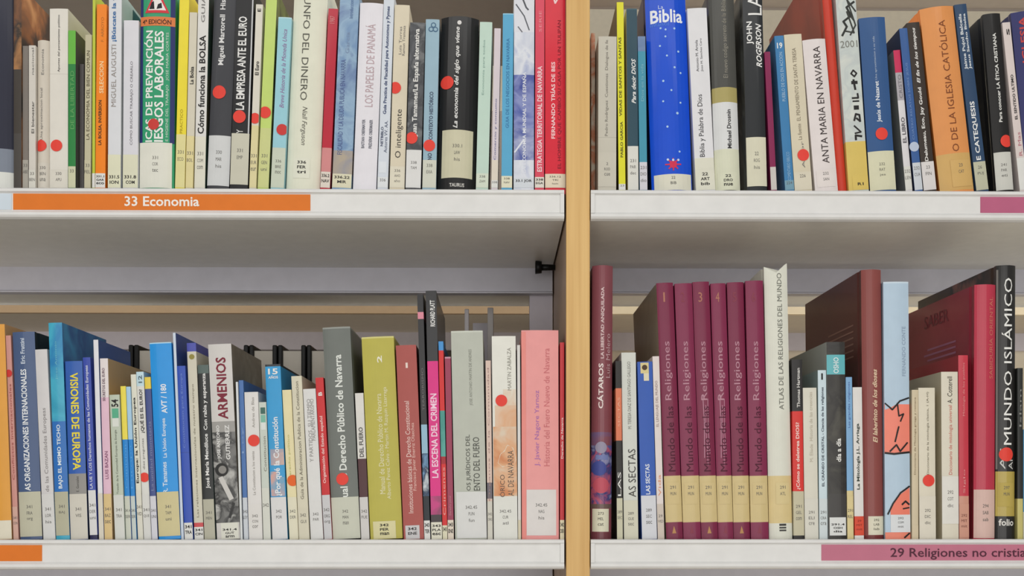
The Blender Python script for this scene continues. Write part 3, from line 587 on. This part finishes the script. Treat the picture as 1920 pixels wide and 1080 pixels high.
bk('D', 926, 971, -4, 630, (230, 230, 220), 'white book with an orange cloudy picture and a red dot', coat=.5, dec=[('r', .45, 1, 730, 760, ((230, 222, 206), (226, 190, 158), 40)), ('r', .1, 1, 760, 800, ((226, 178, 140), (228, 204, 180), 40)), ('r', .02, 1, 800, 930, ((212, 142, 98), (226, 176, 136), (224, 206, 184), 30)), ('p', [(.2, 868), (.3, 852), (.5, 846), (.62, 834), (.85, 840), (.97, 862), (.8, 880), (.62, 872), (.4, 876)], 0, 0, 0, (230, 220, 202), .00026)],
   txt=[('MARTIN ZABALZA', 652, 732, .72, 7, (150, 148, 138)), ('ÓRICO', 890, 932, .36, 11, (96, 84, 76)), ('AL DE NAVARRA', 845, 930, .74, 11, (96, 84, 76))], dot=(940, 751, 11), lab=(932, 1011, (226, 227, 220), ['342.45', 'CUR', 'atl']))
bk('D', 971.5, 977, -2, 647, (220, 218, 214), 'sliver of a thin white book left of the wide pink one', lab=(975, 1011, (214, 206, 180)))
bk('D', 978.5, 1048, -1, 619, (236, 160, 158), 'wide salmon pink book with a white label by the wooden upright', hard=1, bulge=.0015, coat=.1, dec=[('r', 0, .12, 622, 1011, (236, 148, 140))], txt=[('J. Javier Nagore Yarnoz', 732, 874, .43, 11, (170, 110, 180)), ('Historia del Fuero Nuevo de Navarra', 653, 874, .68, 11, (206, 116, 120))], lab=(918, 1004, (224, 220, 217), ['342.45', 'NAG', 'his'], (.13, .93)))
bk('D', 1050, 1058, 0, 642, (202, 52, 60), 'thin red book wedged between the pink one and the wooden upright', txt=[('*Derecho de Navarra', 783, 860, .5, 4, (248, 220, 216))], lab=(975, 1011, (230, 222, 190), ['342', 'DER'], (0, 1), K))
# ---- lower right shelf
bk('E', 1108.5, 1147, 3, 497, (134, 74, 82), 'tall wine-red hardback about Cathars beside the wooden upright', hard=1, bulge=.006, coat=.5, bands=[(810, 835, ((134, 80, 90), (110, 90, 130), 50)), (835, 945, ((84, 92, 150), (190, 90, 110), (60, 64, 120), (150, 150, 186), 45)), (945, 953, (110, 90, 84)), (998, 1011, (116, 62, 70))],
   dec=[('d', .22, .72, 895, 925, (196, 88, 104)), ('d', .3, .62, 828, 850, (156, 150, 172)), ('r', .2, .8, 853, 862, (120, 130, 180)), ('d', .12, .6, 864, 892, (70, 80, 150))],
   txt=[('*CÁTAROS', 681, 766, .40, 11, (240, 226, 222)), ('*LA LIBERTAD ANIQUILADA', 538, 672, .5, 7, (226, 200, 200)), ('Luis Melero', 625, 708, .78, 8, (196, 160, 164))], lab=(954, 997, (222, 220, 196), ['273', 'MEL', 'cat'], (.06, .86), (60, 60, 56)))
bk('E', 1157, 1168, -3, 677, (42, 40, 38), 'thin black and orange book left of the grey-white sects book', bands=[(728, 826, (220, 122, 86))], txt=[('SECTAS', 745, 800, .5, 4, (240, 180, 150)), ('LAS', 885, 930, .5, 6, W)], lab=(934, 1011, (204, 202, 176), ['289', 'SEC']))
bk('E', 1169, 1197, -5, 661, (212, 215, 207), 'pale grey book with black capitals about sects', txt=[('AS SECTAS', 842, 932, .62, 14, (70, 68, 66)), ('M. TERESA DIAZ DE SANTIAGO GALLEGO', 678, 804, .5, 6, (130, 130, 124))], lab=(938, 1011, (214, 212, 192), ['289', 'GUE', 'sec']))
bk('E', 1204, 1232, -9, 678, (40, 88, 180), 'blue book with white capitals about sects and a yellow emblem', coat=.4, dec=[('r', .2, .75, 680, 700, (222, 206, 150)), ('r', .4, .75, 700, 714, (226, 218, 190)), ('d', .35, .6, 684, 694, (80, 60, 40), .0004)], txt=[('*LAS SECTAS', 870, 927, .48, 8, (226, 232, 242))], lab=(929, 1011, (216, 218, 224), ['289', 'SEC', 'sec']))
bk('E', 1233.5, 1246, -10, 668, (228, 218, 214), 'thin pale pink book left of the matching maroon volumes', txt=[('EL LENGUAJE DEL MUNDO', 714, 800, .5, 6, (150, 130, 130)), ('Vida', 890, 930, .5, 5, (226, 150, 110))], lab=(945, 1011, (210, 198, 186), ['29', 'VID']))
MAR = (132, 44, 78)
for i_, (l_, r_, ln_, t_, n_, cov_) in enumerate([
        (1249, 1281.5, -19, 530, '1', 1), (1282, 1315, -17, 531, '2', 0), (1316, 1347, -17, 528, '3', 0),
        (1347.5, 1376, -15, 531, '4', 0), (1376.5, 1408, -13, 529, '5', 0), (1408.5, 1442, -11, 526, '6', 0)]):
    bk('E', l_, r_, ln_, t_, MAR if i_ % 2 else (124, 38, 70),
       ['matching maroon religions volume numbered 1, leftmost of six, grey side showing', 'matching maroon religions volume, second of six, just right of number 1',
        'matching maroon religions volume numbered 3, third of six', 'matching maroon religions volume numbered 4, scuffed, fourth of six',
        'matching maroon religions volume, fifth of six, right of number 4', 'matching maroon religions volume, last of six, beside the torn cream atlas'][i_],
       hard=1, bulge=.0018, coat=.35, dep=.2, lcov=((134, 124, 104), (150, 140, 120), 10) if cov_ else None, bands=[(892, 979, (212, 192, 138))],  # first volume's left board: grey-brown with its reflection put into the colour
       txt=[('Mundo de las', 762, 884, .5, 13, (80, 18, 44)), ('Religiones', 640, 750, .5, 15, (190, 140, 156)), (n_, 548, 566, .42, 3 if n_ == '1' else 7, (180, 120, 100) if i_ not in (1, 4, 5) else (140, 64, 80), 'h')],
       dec=[('p', [(.35, 1000), (.6, 1000), (.47, 986)], 0, 0, 0, (190, 140, 90) if i_ % 2 == 0 else (140, 60, 80))] + ([('l', [(.36, 740), (.40, 790), (.34, 858)], 1.6, 0, 0, (182, 128, 148)), ('l', [(.52, 760), (.48, 800), (.54, 872)], 2.0, 0, 0, (172, 112, 134)), ('l', [(.66, 748), (.62, 810), (.68, 850)], 1.4, 0, 0, (182, 128, 148)), ('l', [(.44, 800), (.58, 846)], 1.4, 0, 0, (176, 118, 140))] if i_ in (2, 3) else []),
       lab=(905, 945, (214, 194, 142), ['291', 'MUN'], (.12, .88)))
bk('E', 1443.5, 1487, -10, 508, (224, 225, 212), 'tall cream atlas of religions with a torn jacket top', hard=1, bulge=.003, coat=.15, torn=[9, 3, -6, -5, -3, 1, 5, 12, 15], bands=[(892, 981, (220, 200, 146))], txt=[('ATLAS DE LAS RELIGIONES DEL MUNDO', 512, 768, .62, 9, (110, 112, 104))], dec=[('r', .42, .72, 982, 986, (70, 70, 66)), ('r', .42, .72, 988, 991, (70, 70, 66)), ('r', .42, .72, 993, 996, (70, 70, 66))], lab=(905, 945, (220, 202, 150), ['291', 'ATL'], (.3, .9)))
bk('E', 1488.5, 1508, -4, 674, (44, 42, 42), 'slim black and red book asking how to spell God', bands=[(771, 921, (218, 54, 48)), (921, 1004, (200, 194, 166))], txt=[('*¿Cómo se deletrea DIOS?', 792, 918, .5, 8, (250, 222, 214)), ('*Thomas Hartman', 690, 764, .6, 6, (214, 212, 208))], lab=(922, 1004, (202, 196, 168), ['291', 'GEL', 'com']))
bk('E', 1509.5, 1535, -4, 727, (220, 217, 202), 'cream book with faint grey lettering right of the black and red one', txt=[('M. Eliade  Historia de las creencias', 735, 866, .55, 6, (190, 182, 164))], lab=(935, 1011, (220, 218, 206), ['291', 'ELI', 'cre']))
bk('E', 1536.5, 1552, -3, 694, (206, 224, 231), 'thin pale blue book with black capitals about a crystal skull', lcov=(150, 172, 172), txt=[('*EL CRÁNEO DE CRISTAL - Ciencia de las religiones', 726, 912, .52, 7, (74, 84, 96)), ('1', 700, 712, .5, 3, K)], lab=(935, 1011, (212, 222, 224), ['291', 'CRA', 'cra']))
bk('E', 1553, 1588, -4, 641, ((58, 56, 52), (44, 42, 40), (74, 72, 64), 30), lcov=(164, 170, 166), label='black stone-textured book with a teal band near its top', coat=.4, bands=[(665, 702, (98, 182, 190)), (926, 970, (62, 60, 58))], dec=[], txt=[('*OSHO', 670, 700, .5, 10, (222, 236, 238)), ('*día a día', 822, 866, .6, 9, (236, 236, 232))], lab=(970, 1004, (224, 226, 224), ['', '291.4', 'OSH', 'dia'], (.06, .96), K))
bk('E', 1589, 1601, -3, 707, (128, 174, 214), 'thin cornflower blue book right of the black stone-textured one', bands=[(920, 1011, (220, 204, 150))], txt=[('Las grandes religiones', 716, 802, .5, 5, (80, 110, 170))], lab=(930, 1011, (222, 206, 152), ['291', 'REL']))
bk('E', 1602, 1620, -4, 726, (226, 224, 220), 'slim white book with black title on mythology and a red patch', bands=[(968, 1004, (220, 76, 52))], txt=[('*La Mitología J.L. Arriaga', 794, 918, .5, 7, (60, 70, 62))], lab=(970, 1003, (220, 80, 56), ['29', 'MIT', 'mit'], (0, 1), (130, 40, 30)))
bk('E', 1621.5, 1659, -5, 505, (142, 76, 72), 'tall brown-red hardback with cream title, broad cover sloping back', hard=1, bulge=.004, coat=.35, lcov=(98, 52, 48), dep=.215, bands=[(1004, 1011, (120, 50, 50))], side=[('L', None, 600, 603, .03, .12, (150, 110, 100)), ('L', None, 612, 615, .03, .13, (150, 110, 100)), ('L', None, 624, 627, .03, .14, (150, 110, 100)), ('L', None, 636, 639, .03, .13, (150, 110, 100)), ('L', None, 648, 651, .03, .14, (150, 110, 100)), ('L', None, 660, 663, .03, .12, (150, 110, 100))], txt=[('~*El laberinto de los dioses', 692, 830, .58, 9, (232, 206, 176))], lab=(968, 1003, (226, 222, 200), ['292', 'LAB', 'lab'], (.2, 1), (70, 68, 60)))
bk('E', 1660.5, 1708, -4, 528, (184, 206, 224), 'tall pale blue book with two coral drawn panels on its spine', hard=1, bulge=.0015, lcov=(168, 192, 212), bands=[(0, 531, (206, 222, 234)), (758, 850, (244, 138, 118)), (998, 1011, (238, 140, 116))],
   dec=[('p', [(.02, 745), (.5, 757), (.2, 765), (.02, 768)], 0, 0, 0, (184, 206, 224), .0003), ('l', [(.02, 756), (.3, 768), (.6, 752), (.97, 746)], 3, 0, 0, K, .0005), ('l', [(.5, 756), (.56, 780), (.75, 776), (.62, 790)], 2.6, 0, 0, K, .0005), ('l', [(.4, 828), (.55, 800), (.48, 812)], 2.8, 0, 0, K, .0005), ('l', [(.2, 846), (.45, 834), (.6, 846), (.9, 830)], 3, 0, 0, K, .0005), ('l', [(.02, 849), (.35, 851), (.97, 848)], 3.6, 0, 0, K, .0005),
        ('p', [(.2, 968), (.2, 955), (.5, 930), (.98, 914), (.98, 968)], 0, 0, 0, (240, 132, 110), .0003), ('l', [(.1, 964), (.3, 944), (.6, 924), (.97, 912)], 3, 0, 0, K, .0005), ('l', [(.66, 946), (.8, 940), (.95, 946)], 3.4, 0, 0, K, .0005), ('l', [(.7, 954), (.95, 952)], 2.6, 0, 0, K, .0005), ('l', [(.75, 1008), (.96, 1000)], 3, 0, 0, K, .0005)],
   txt=[('FERNANDO CONTE', 612, 705, .78, 7, (146, 164, 186))], lab=(965, 998, (222, 226, 228), ['292', 'COM', 'mit'], (.2, 1), (60, 60, 60)))
bk('E', 1710, 1722, 0, 731, (212, 198, 168), 'thin tan book right of the pale blue coral-panelled one', txt=[('Diccionario de Mitologia griega y romana', 745, 890, .5, 4, (140, 120, 90))], lab=(985, 1011, (214, 200, 170)))
bk('E', 1723.5, 1755, -2, 727, (224, 217, 197), 'cream book with tiny title and a red dot in the lower right row', lcov=(196, 186, 160), txt=[('Diccionario de la mitologia clasica, 1 (A-H)', 735, 890, .55, 5, (120, 114, 96))], dot=(1741, 901, 11), lab=(930, 1011, (224, 218, 202), ['292', 'DIC', 'dic']), bands=[(1004, 1011, (212, 206, 190))])
bk('E', 1767, 1798, -2, 697, (222, 216, 198), 'cream book with black and red title on mythology and a white label', lcov=(198, 188, 162), txt=[('A. Cotterell', 706, 756, .5, 9, (70, 64, 56)), ('Diccionario de mitologia universal', 760, 890, .55, 8, (206, 110, 100))], lab=(893, 982, (228, 226, 218), ['292', 'COT', 'dic']))
bk('E', 1799, 1817, -2, 666, (200, 58, 74), 'slim red book left of the tall crimson hardback', lcov=(168, 44, 56), coat=.5, txt=[('Mitologia de los pueblos', 680, 780, .55, 5, (226, 150, 150)), ('Siglo', 880, 925, .55, 5, (226, 150, 150))], bands=[(930, 1011, (206, 150, 130))], lab=(945, 1008, (208, 154, 134), ['292', 'MIT', 'mit'], (0, 1), (120, 70, 60)))
bk('E', 1828, 1867.5, 2, 533, (190, 56, 78), 'tall crimson hardback on eastern wisdom with a broad sloping cover', hard=1, bulge=.004, coat=.7, lcov=((150, 44, 62), (162, 50, 68), 12), dep=.215, side=[('L', None, 625, 629, .05, .13, (176, 110, 140)), ('L', None, 636, 640, .05, .14, (176, 110, 140)), ('L', None, 647, 651, .05, .13, (176, 110, 140)), ('L', 'SABER', 556, 582, .07, .14, (128, 56, 64))], txt=[('SABIDURÍA ORIENTAL', 556, 710, .72, 9, (208, 120, 104))], lab=(918, 1009, (218, 186, 176), ['294', 'SAB', 'sab'], (.0, 1)))
bk('E', 1869, 1905, 2, 497, (36, 35, 34), 'tall black book with large white title on the Islamic world and gold label', hard=1, bulge=.004, coat=.8, lcov=((70, 52, 44), (36, 32, 30), (150, 96, 82), 14), dep=.22, dec=[('r', 0, .08, 505, 880, (120, 116, 112))], txt=[('MUNDO ISLÁMICO', 521, 834, .5, 19, (238, 238, 234)), ('AS', 840, 880, .3, 9, (210, 210, 206)), ('AI', 862, 880, .72, 9, (210, 210, 206)), ('*folio', 973, 986, .52, 28, (226, 224, 218), 'h')], bands=[(884, 968, (186, 166, 84))], lab=(905, 950, (188, 168, 88), ['297', 'MUN'], (.1, .9)), dot=(1887, 852, 13))
bk('E', 1908, 1918, 0, 690, (46, 48, 46), 'thin black book right of the Islamic world volume', bands=[(935, 1011, (200, 190, 120))], txt=[('Islam', 730, 800, .5, 4, (140, 140, 136))])
bk('E', 1919.5, 1960, 0, 805, (96, 156, 190), 'steel blue book at the right edge of the lower shelf', bands=[(960, 1011, (206, 204, 186))])


# ------------------------------------------------------------------ neighbours must not run into each other
rnd = random.Random(7)
for row, L in ROWS.items():
    yb = YB[row]
    lo, hi = X(LIMITS[row][0]), X(LIMITS[row][1])
    zs = ZB[row] - 0.0012 + LIFT
    for b in L:
        ys = b['ys'] = b.get('dy', rnd.uniform(0.0, 0.0035))
        b['a'] = P(b['xl'], yb, ys)[0]                      # left and right foot of the spine, metres
        b['b'] = P(b['xr'], yb, ys)[0]
        b['H'] = Z(b['yt'], ys, b['xl']) - zs
        b['t'] = (P(b['xl'] + b['lean'], b['yt'], ys)[0] - b['a']) / b['H']   # slope of its lean
    for it in range(400):
        moved = False
        if lo + 0.0004 > min(L[0]['a'], L[0]['a'] + L[0]['t'] * L[0]['H']):
            L[0]['a'] += lo + 0.0004 - min(L[0]['a'], L[0]['a'] + L[0]['t'] * L[0]['H'])
        q = L[-1]
        d = max(q['b'], q['b'] + q['t'] * q['H']) - (hi - 0.0005)
        if d > 0:
            q['b'] -= d
            if q['b'] - q['a'] < 0.003:
                q['a'] = q['b'] - 0.003
        for b, c in zip(L[:-1], L[1:]):
            h = min(b['H'], c['H'])
            need = max(b['b'] - c['a'], b['b'] + b['t'] * h - c['a'] - c['t'] * h) + 0.0005
            if need > 1e-5:
                moved = True
                wb, wc = b['b'] - b['a'], c['b'] - c['a']
                kb = wb * wb / (wb * wb + wc * wc)
                b['b'] -= need * kb
                c['a'] += need * (1 - kb)
        if not moved:
            break


def disc(bm, cx, cz, r, fy, seg=28, mi=0):
    ring = [bm.verts.new((cx + r * math.cos(2 * math.pi * i / seg), fy(cx + r * math.cos(2 * math.pi * i / seg)), cz + r * math.sin(2 * math.pi * i / seg))) for i in range(seg)]
    c = bm.verts.new((cx, fy(cx), cz))
    for i in range(seg):
        f = bm.faces.new((c, ring[i], ring[(i + 1) % seg]))
        f.material_index = mi


def build(b, rnd):
    row = b['row']
    hard = b.get('hard', 0)
    ys = b['ys']
    yb = YB[row]
    S = P(b['xl'] + 1, yb, ys)[0] - P(b['xl'], yb, ys)[0]           # metres per photo pixel at this spine
    zs = ZB[row] - 0.0012 + LIFT
    a = math.atan(b['t'])
    w = (b['b'] - b['a']) * math.cos(a)
    up = abs(math.sin(a)) * w / 2
    h = (b['H'] - up) / math.cos(a)
    xc0 = (b['a'] + b['b']) / 2 + up * b['t']
    D = b.get('dep', max(0.125, min(0.215, h * 0.70)))
    root = empty('book', (xc0, ys, zs + up), b['label'], 'book', GROUP[row])
    root.rotation_euler = (0, a, 0)
    bulge = b.get('bulge', (0.16 * w if hard else 0.035 * w))
    bulge = min(bulge, 0.009)
    hw = w / 2

    def sy(x):
        t = max(-1, min(1, x / hw))
        return bulge * (t * t - 1.0) + bulge          # 0 at the middle, +bulge at the edges

    def lz(py):
        return (Z(py, ys, b['xl']) - zs - up) / math.cos(a)

    gloss = b.get('coat', 0.25)
    # ---- cover: a folded sheet round the spine, cut into printed bands
    t = 0.0022 if hard else 0.0006
    t = min(t, hw * 0.35)
    yh = bulge
    n = 10
    outer = [(-hw, D)]
    if hard:
        outer += [(-hw, yh + 0.013), (-hw + 0.0010, yh + 0.0085), (-hw, yh + 0.004)]
    outer += [(-hw + w * i / n, sy(-hw + w * i / n)) for i in range(n + 1)]
    if hard:
        outer += [(hw, yh + 0.004), (hw - 0.0010, yh + 0.0085), (hw, yh + 0.013)]
    outer += [(hw, D)]
    no = len(outer)
    inner = [(hw - t, D), (hw - t, yh + t + 0.0005), (-hw + t, yh + t + 0.0005), (-hw + t, D)]
    prof = outer + inner
    N = len(prof)
    bands = [(max(0, lz(y1)), min(h, lz(y0)), c) for y0, y1, c in b.get('bands', [])]
    lv = {0.0, h}
    for z0, z1, _ in bands:
        lv.add(round(max(0, min(h, z0)), 6))
        lv.add(round(max(0, min(h, z1)), 6))
    lv = sorted(lv)
    lv = [z for i, z in enumerate(lv) if i == 0 or z - lv[i - 1] > 1e-5]
    mats = [mat(b['col'], 0.42, gloss)]
    midx = {repr(b['col']): 0}

    def mi(c):
        r = repr(c)
        if r not in midx:
            midx[r] = len(mats)
            mats.append(mat(c, 0.42, gloss))
        return midx[r]

    bm = bmesh.new()
    rings = [[bm.verts.new((x, y, z)) for x, y in prof] for z in lv]
    if b.get('torn'):
        tr = b['torn']
        for i in range(no):
            x = prof[i][0]
            u = (x + hw) / w * (len(tr) - 1)
            q = min(int(u), len(tr) - 2)
            rings[-1][i].co.z += (tr[q] + (tr[q + 1] - tr[q]) * (u - q)) * S if 0 < i < no - 1 else 0
    kL, kR = 1 + (3 if hard else 0), no - 2 - (3 if hard else 0)
    lc, rc = b.get('lcov'), b.get('rcov')
    for li in range(len(lv) - 1):
        zm = (lv[li] + lv[li + 1]) / 2
        c = b['col']
        for z0, z1, cc in bands:
            if z0 <= zm <= z1:
                c = cc
        for i in range(N):
            j = (i + 1) % N
            f = bm.faces.new((rings[li][i], rings[li][j], rings[li + 1][j], rings[li + 1][i]))
            f.material_index = mi(c)
            if i < kL and lc:
                f.material_index = mi(lc)
            if kR <= i < no and rc:
                f.material_index = mi(rc)
    bm.faces.new(list(reversed(rings[0])))
    bm.faces.new(rings[-1])
    bmesh.ops.recalc_face_normals(bm, faces=bm.faces[:])
    link_mesh('cover', bm, mats, root)
    # ---- block of pages
    ins = 0.0032 if hard else 0.0004
    bm = bmesh.new()
    bm_box(bm, -hw + t + 0.0001, hw - t - 0.0001, yh + t + 0.0012, D - (0.004 if hard else 0.0008), 0.0002 + (ins if hard else 0), h - ins)
    link_mesh('pages', bm, mat(b.get('page', (222, 214, 196)), 0.8), root)

    # ---- what is printed or stuck on the spine
    def drape(bm, off):
        """lays a flat print (drawn in x, z) on the rounded spine"""
        if bulge > 0.0009:
            for i in range(n + 1):
                x = -hw + w * i / n
                g = bm.verts[:] + bm.edges[:] + bm.faces[:]
                bmesh.ops.bisect_plane(bm, geom=g, plane_co=(x, 0, 0), plane_no=(1, 0, 0), dist=1e-7)
        for v in bm.verts:
            v.co.y = sy(v.co.x) - off

    def patch(name, ux0, ux1, z0, z1, c, off, nn=8, parent=root, rough=0.45, lower=False):
        bm = bmesh.new()
        top, bot = [], []
        for i in range(nn + 1):
            x = ux0 + (ux1 - ux0) * i / nn
            top.append(bm.verts.new((x, sy(x) - off, z1)))
            bot.append(bm.verts.new((x, sy(x) - off, z0)))
        for i in range(nn):
            bm.faces.new((bot[i], bot[i + 1], top[i + 1], top[i]))
        return link_mesh(name, bm, mat(c, rough), parent)

    def words(name, s, z0, z1, u, hp, c, d, off, parent=root):
        bold, shear = 0.0, 0.0
        while s and s[0] in '*~':
            if s[0] == '*':
                bold += 0.022
            else:
                shear = 0.3
            s = s[1:]
        along = abs(z1 - z0)
        zc = (z0 + z1) / 2
        xc = (u - 0.5) * w
        hh = hp * S
        bm = bmesh.new()
        if d == 'h':
            pts, fs = fit_text(s, hh, along, bold, shear)     # hp is then the width
            co = [(xc + p, zc + q) for p, q in pts]
        else:
            pts, fs = fit_text(s, along, hh, bold, shear)
            co = [(xc - q, zc + p) for p, q in pts] if d == 'u' else [(xc + q, zc - p) for p, q in pts]
        lim = hw * 0.99
        vs = [bm.verts.new((max(-lim, min(lim, x)), sy(x) - off, z)) for x, z in co]
        for f in fs:
            try:
                bm.faces.new([vs[i] for i in f])
            except ValueError:
                pass
        if not vs:
            bm.free()
            return None
        drape(bm, off)
        return link_mesh(name, bm, mat(c, 0.5), parent)

    for e in b.get('dec', []):
        kind, u0, u1, y0, y1, c = e[:6]
        off = 0.00022 if len(e) < 7 else e[6]
        if kind == 'r':
            patch('spine_print', (u0 - 0.5) * w, (u1 - 0.5) * w, lz(y1), lz(y0), c, off)
        elif kind == 'd':
            bm = bmesh.new()
            disc(bm, ((u0 + u1) / 2 - 0.5) * w, lz((y0 + y1) / 2), abs(y1 - y0) / 2 * S, lambda x: sy(x) - off)
            drape(bm, off)
            link_mesh('spine_print', bm, mat(c, 0.45), root)
        elif kind == 's':       # little stars: list of (u, y, r px)
            for (uu, yy, rr) in u0:
                bm = bmesh.new()
                disc(bm, (uu - 0.5) * w, lz(yy), rr * S, lambda x: sy(x) - off, 6)
                drape(bm, off)
                link_mesh('star', bm, mat(c, 0.45), root)
        elif kind == 'p':       # polygon: list of (u, y)
            bm = bmesh.new()
            bm.faces.new([bm.verts.new(((uu - 0.5) * w, sy((uu - 0.5) * w) - off, lz(yy))) for uu, yy in u0])
            bmesh.ops.triangulate(bm, faces=bm.faces[:])
            drape(bm, off)
            link_mesh('spine_print', bm, mat(c, 0.45), root)
        elif kind == 'l':       # drawn line: list of (u, y), thickness px in u1
            bm = bmesh.new()
            pts = [((uu - 0.5) * w, lz(yy)) for uu, yy in u0]
            th = u1 * S / 2
            for (ax, az), (bx_, bz) in zip(pts[:-1], pts[1:]):
                dx, dz = bx_ - ax, bz - az
                l = math.hypot(dx, dz) or 1e-6
                nx, nz = -dz / l * th, dx / l * th
                ex, ez = dx / l * th * 0.5, dz / l * th * 0.5
                q = [(ax + nx - ex, az + nz - ez), (bx_ + nx + ex, bz + nz + ez), (bx_ - nx + ex, bz - nz + ez), (ax - nx - ex, az - nz - ez)]
                bm.faces.new([bm.verts.new((max(-hw, min(hw, x)), sy(x) - off, z)) for x, z in q])
            drape(bm, off)
            link_mesh('spine_print', bm, mat(c, 0.45), root)
    for e in b.get('txt', []):
        s, y0, y1, u, hp, c = e[:6]
        d = e[6] if len(e) > 6 else 'u'
        words('title' if hp >= 6 or d == 'h' else 'small_print', s, lz(y1), lz(y0), u, hp, c, d, 0.0003)
    if b.get('lab'):
        e = b['lab']
        y0, y1, c = e[0], e[1], e[2]
        lines = e[3] if len(e) > 3 else None
        u0, u1 = e[4] if len(e) > 4 else (0.0, 1.0)
        tc = e[5] if len(e) > 5 else (104, 102, 98)
        z0, z1 = max(0.0004, lz(y1)), lz(y0)
        lab = patch('spine_label', (u0 - 0.5) * w * 0.998, (u1 - 0.5) * w * 0.998, z0, z1, c, 0.00036)
        if lines:
            ph = (y1 - y0)
            top = y0 + (0.30 if ph > 60 else 0.14) * ph
            wid = (b['xr'] - b['xl']) * (u1 - u0)
            strong = tc[0] < 60
            lh = min(12.0, max(6.5, (y1 - top) / (len(lines) + 0.6)))
            if ph > 60:
                lh = min(13.0, max(10.0, ph * 0.14))
            for i, s in enumerate(lines):
                cw = min(wid * 0.8, (5.6 if strong else 3.6) * len(s))
                words('lettering', ('*' if strong else '') + s, lz(top + lh * i + lh * (0.62 if strong else 0.5)), lz(top + lh * i), (u0 + u1) / 2, cw, tc, 'h', 0.0005, lab)
    if b.get('dot'):
        dots = b['dot'] if isinstance(b['dot'][0], (tuple, list)) else [b['dot']]
        for e in dots:
            px, py = e[0], e[1]
            r = e[2] if len(e) > 2 else 10.5
            wx, wz = P(px, py, ys)
            lx = (wx - xc0 - (wz - zs - up) * b['t']) * math.cos(a)
            rr = r * S
            bm = bmesh.new()
            seg = 28
            ring = []
            for i in range(seg):
                q = 2 * math.pi * i / seg
                x = max(-hw, min(hw, lx + rr * math.cos(q)))
                ring.append(bm.verts.new((x, sy(x) - 0.0007, lz(py) + rr * math.sin(q))))
            c0 = bm.verts.new((max(-hw, min(hw, lx)), sy(lx) - 0.0007, lz(py)))
            for i in range(seg):
                try:
                    bm.faces.new((c0, ring[i], ring[(i + 1) % seg]))
                except ValueError:
                    pass
            drape(bm, 0.0007)
            link_mesh('round_sticker', bm, mat(e[3] if len(e) > 3 else RED, 0.45), root)
    # ---- printing on the front cover (side facing +x 'R' or -x 'L'): (side, string, y0, y1, depth0, depth1, colour)
    for (side, s, y0, y1, d0, d1, c) in b.get('side', []):
        bm = bmesh.new()
        sx = hw + 0.0003 if side == 'R' else -hw - 0.0003
        z0, z1 = lz(y1), lz(y0)
        if s is None:
            bm.faces.new([bm.verts.new((sx, d, z)) for d, z in ((d0, z0), (d1, z0), (d1, z1), (d0, z1))])
        else:
            pts, fs = fit_text(s, abs(d1 - d0), abs(z1 - z0), 0.01)
            sg = 1 if side == 'R' else -1
            vs = [bm.verts.new((sx, (d0 + d1) / 2 + sg * p, (z0 + z1) / 2 + q)) for p, q in pts]
            for f in fs:
                try:
                    bm.faces.new([vs[i] for i in f])
                except ValueError:
                    pass
        link_mesh('cover_print', bm, mat(c, 0.45), root)
    return root


for row in 'ACDE':
    for b in ROWS[row]:
        build(b, rnd)
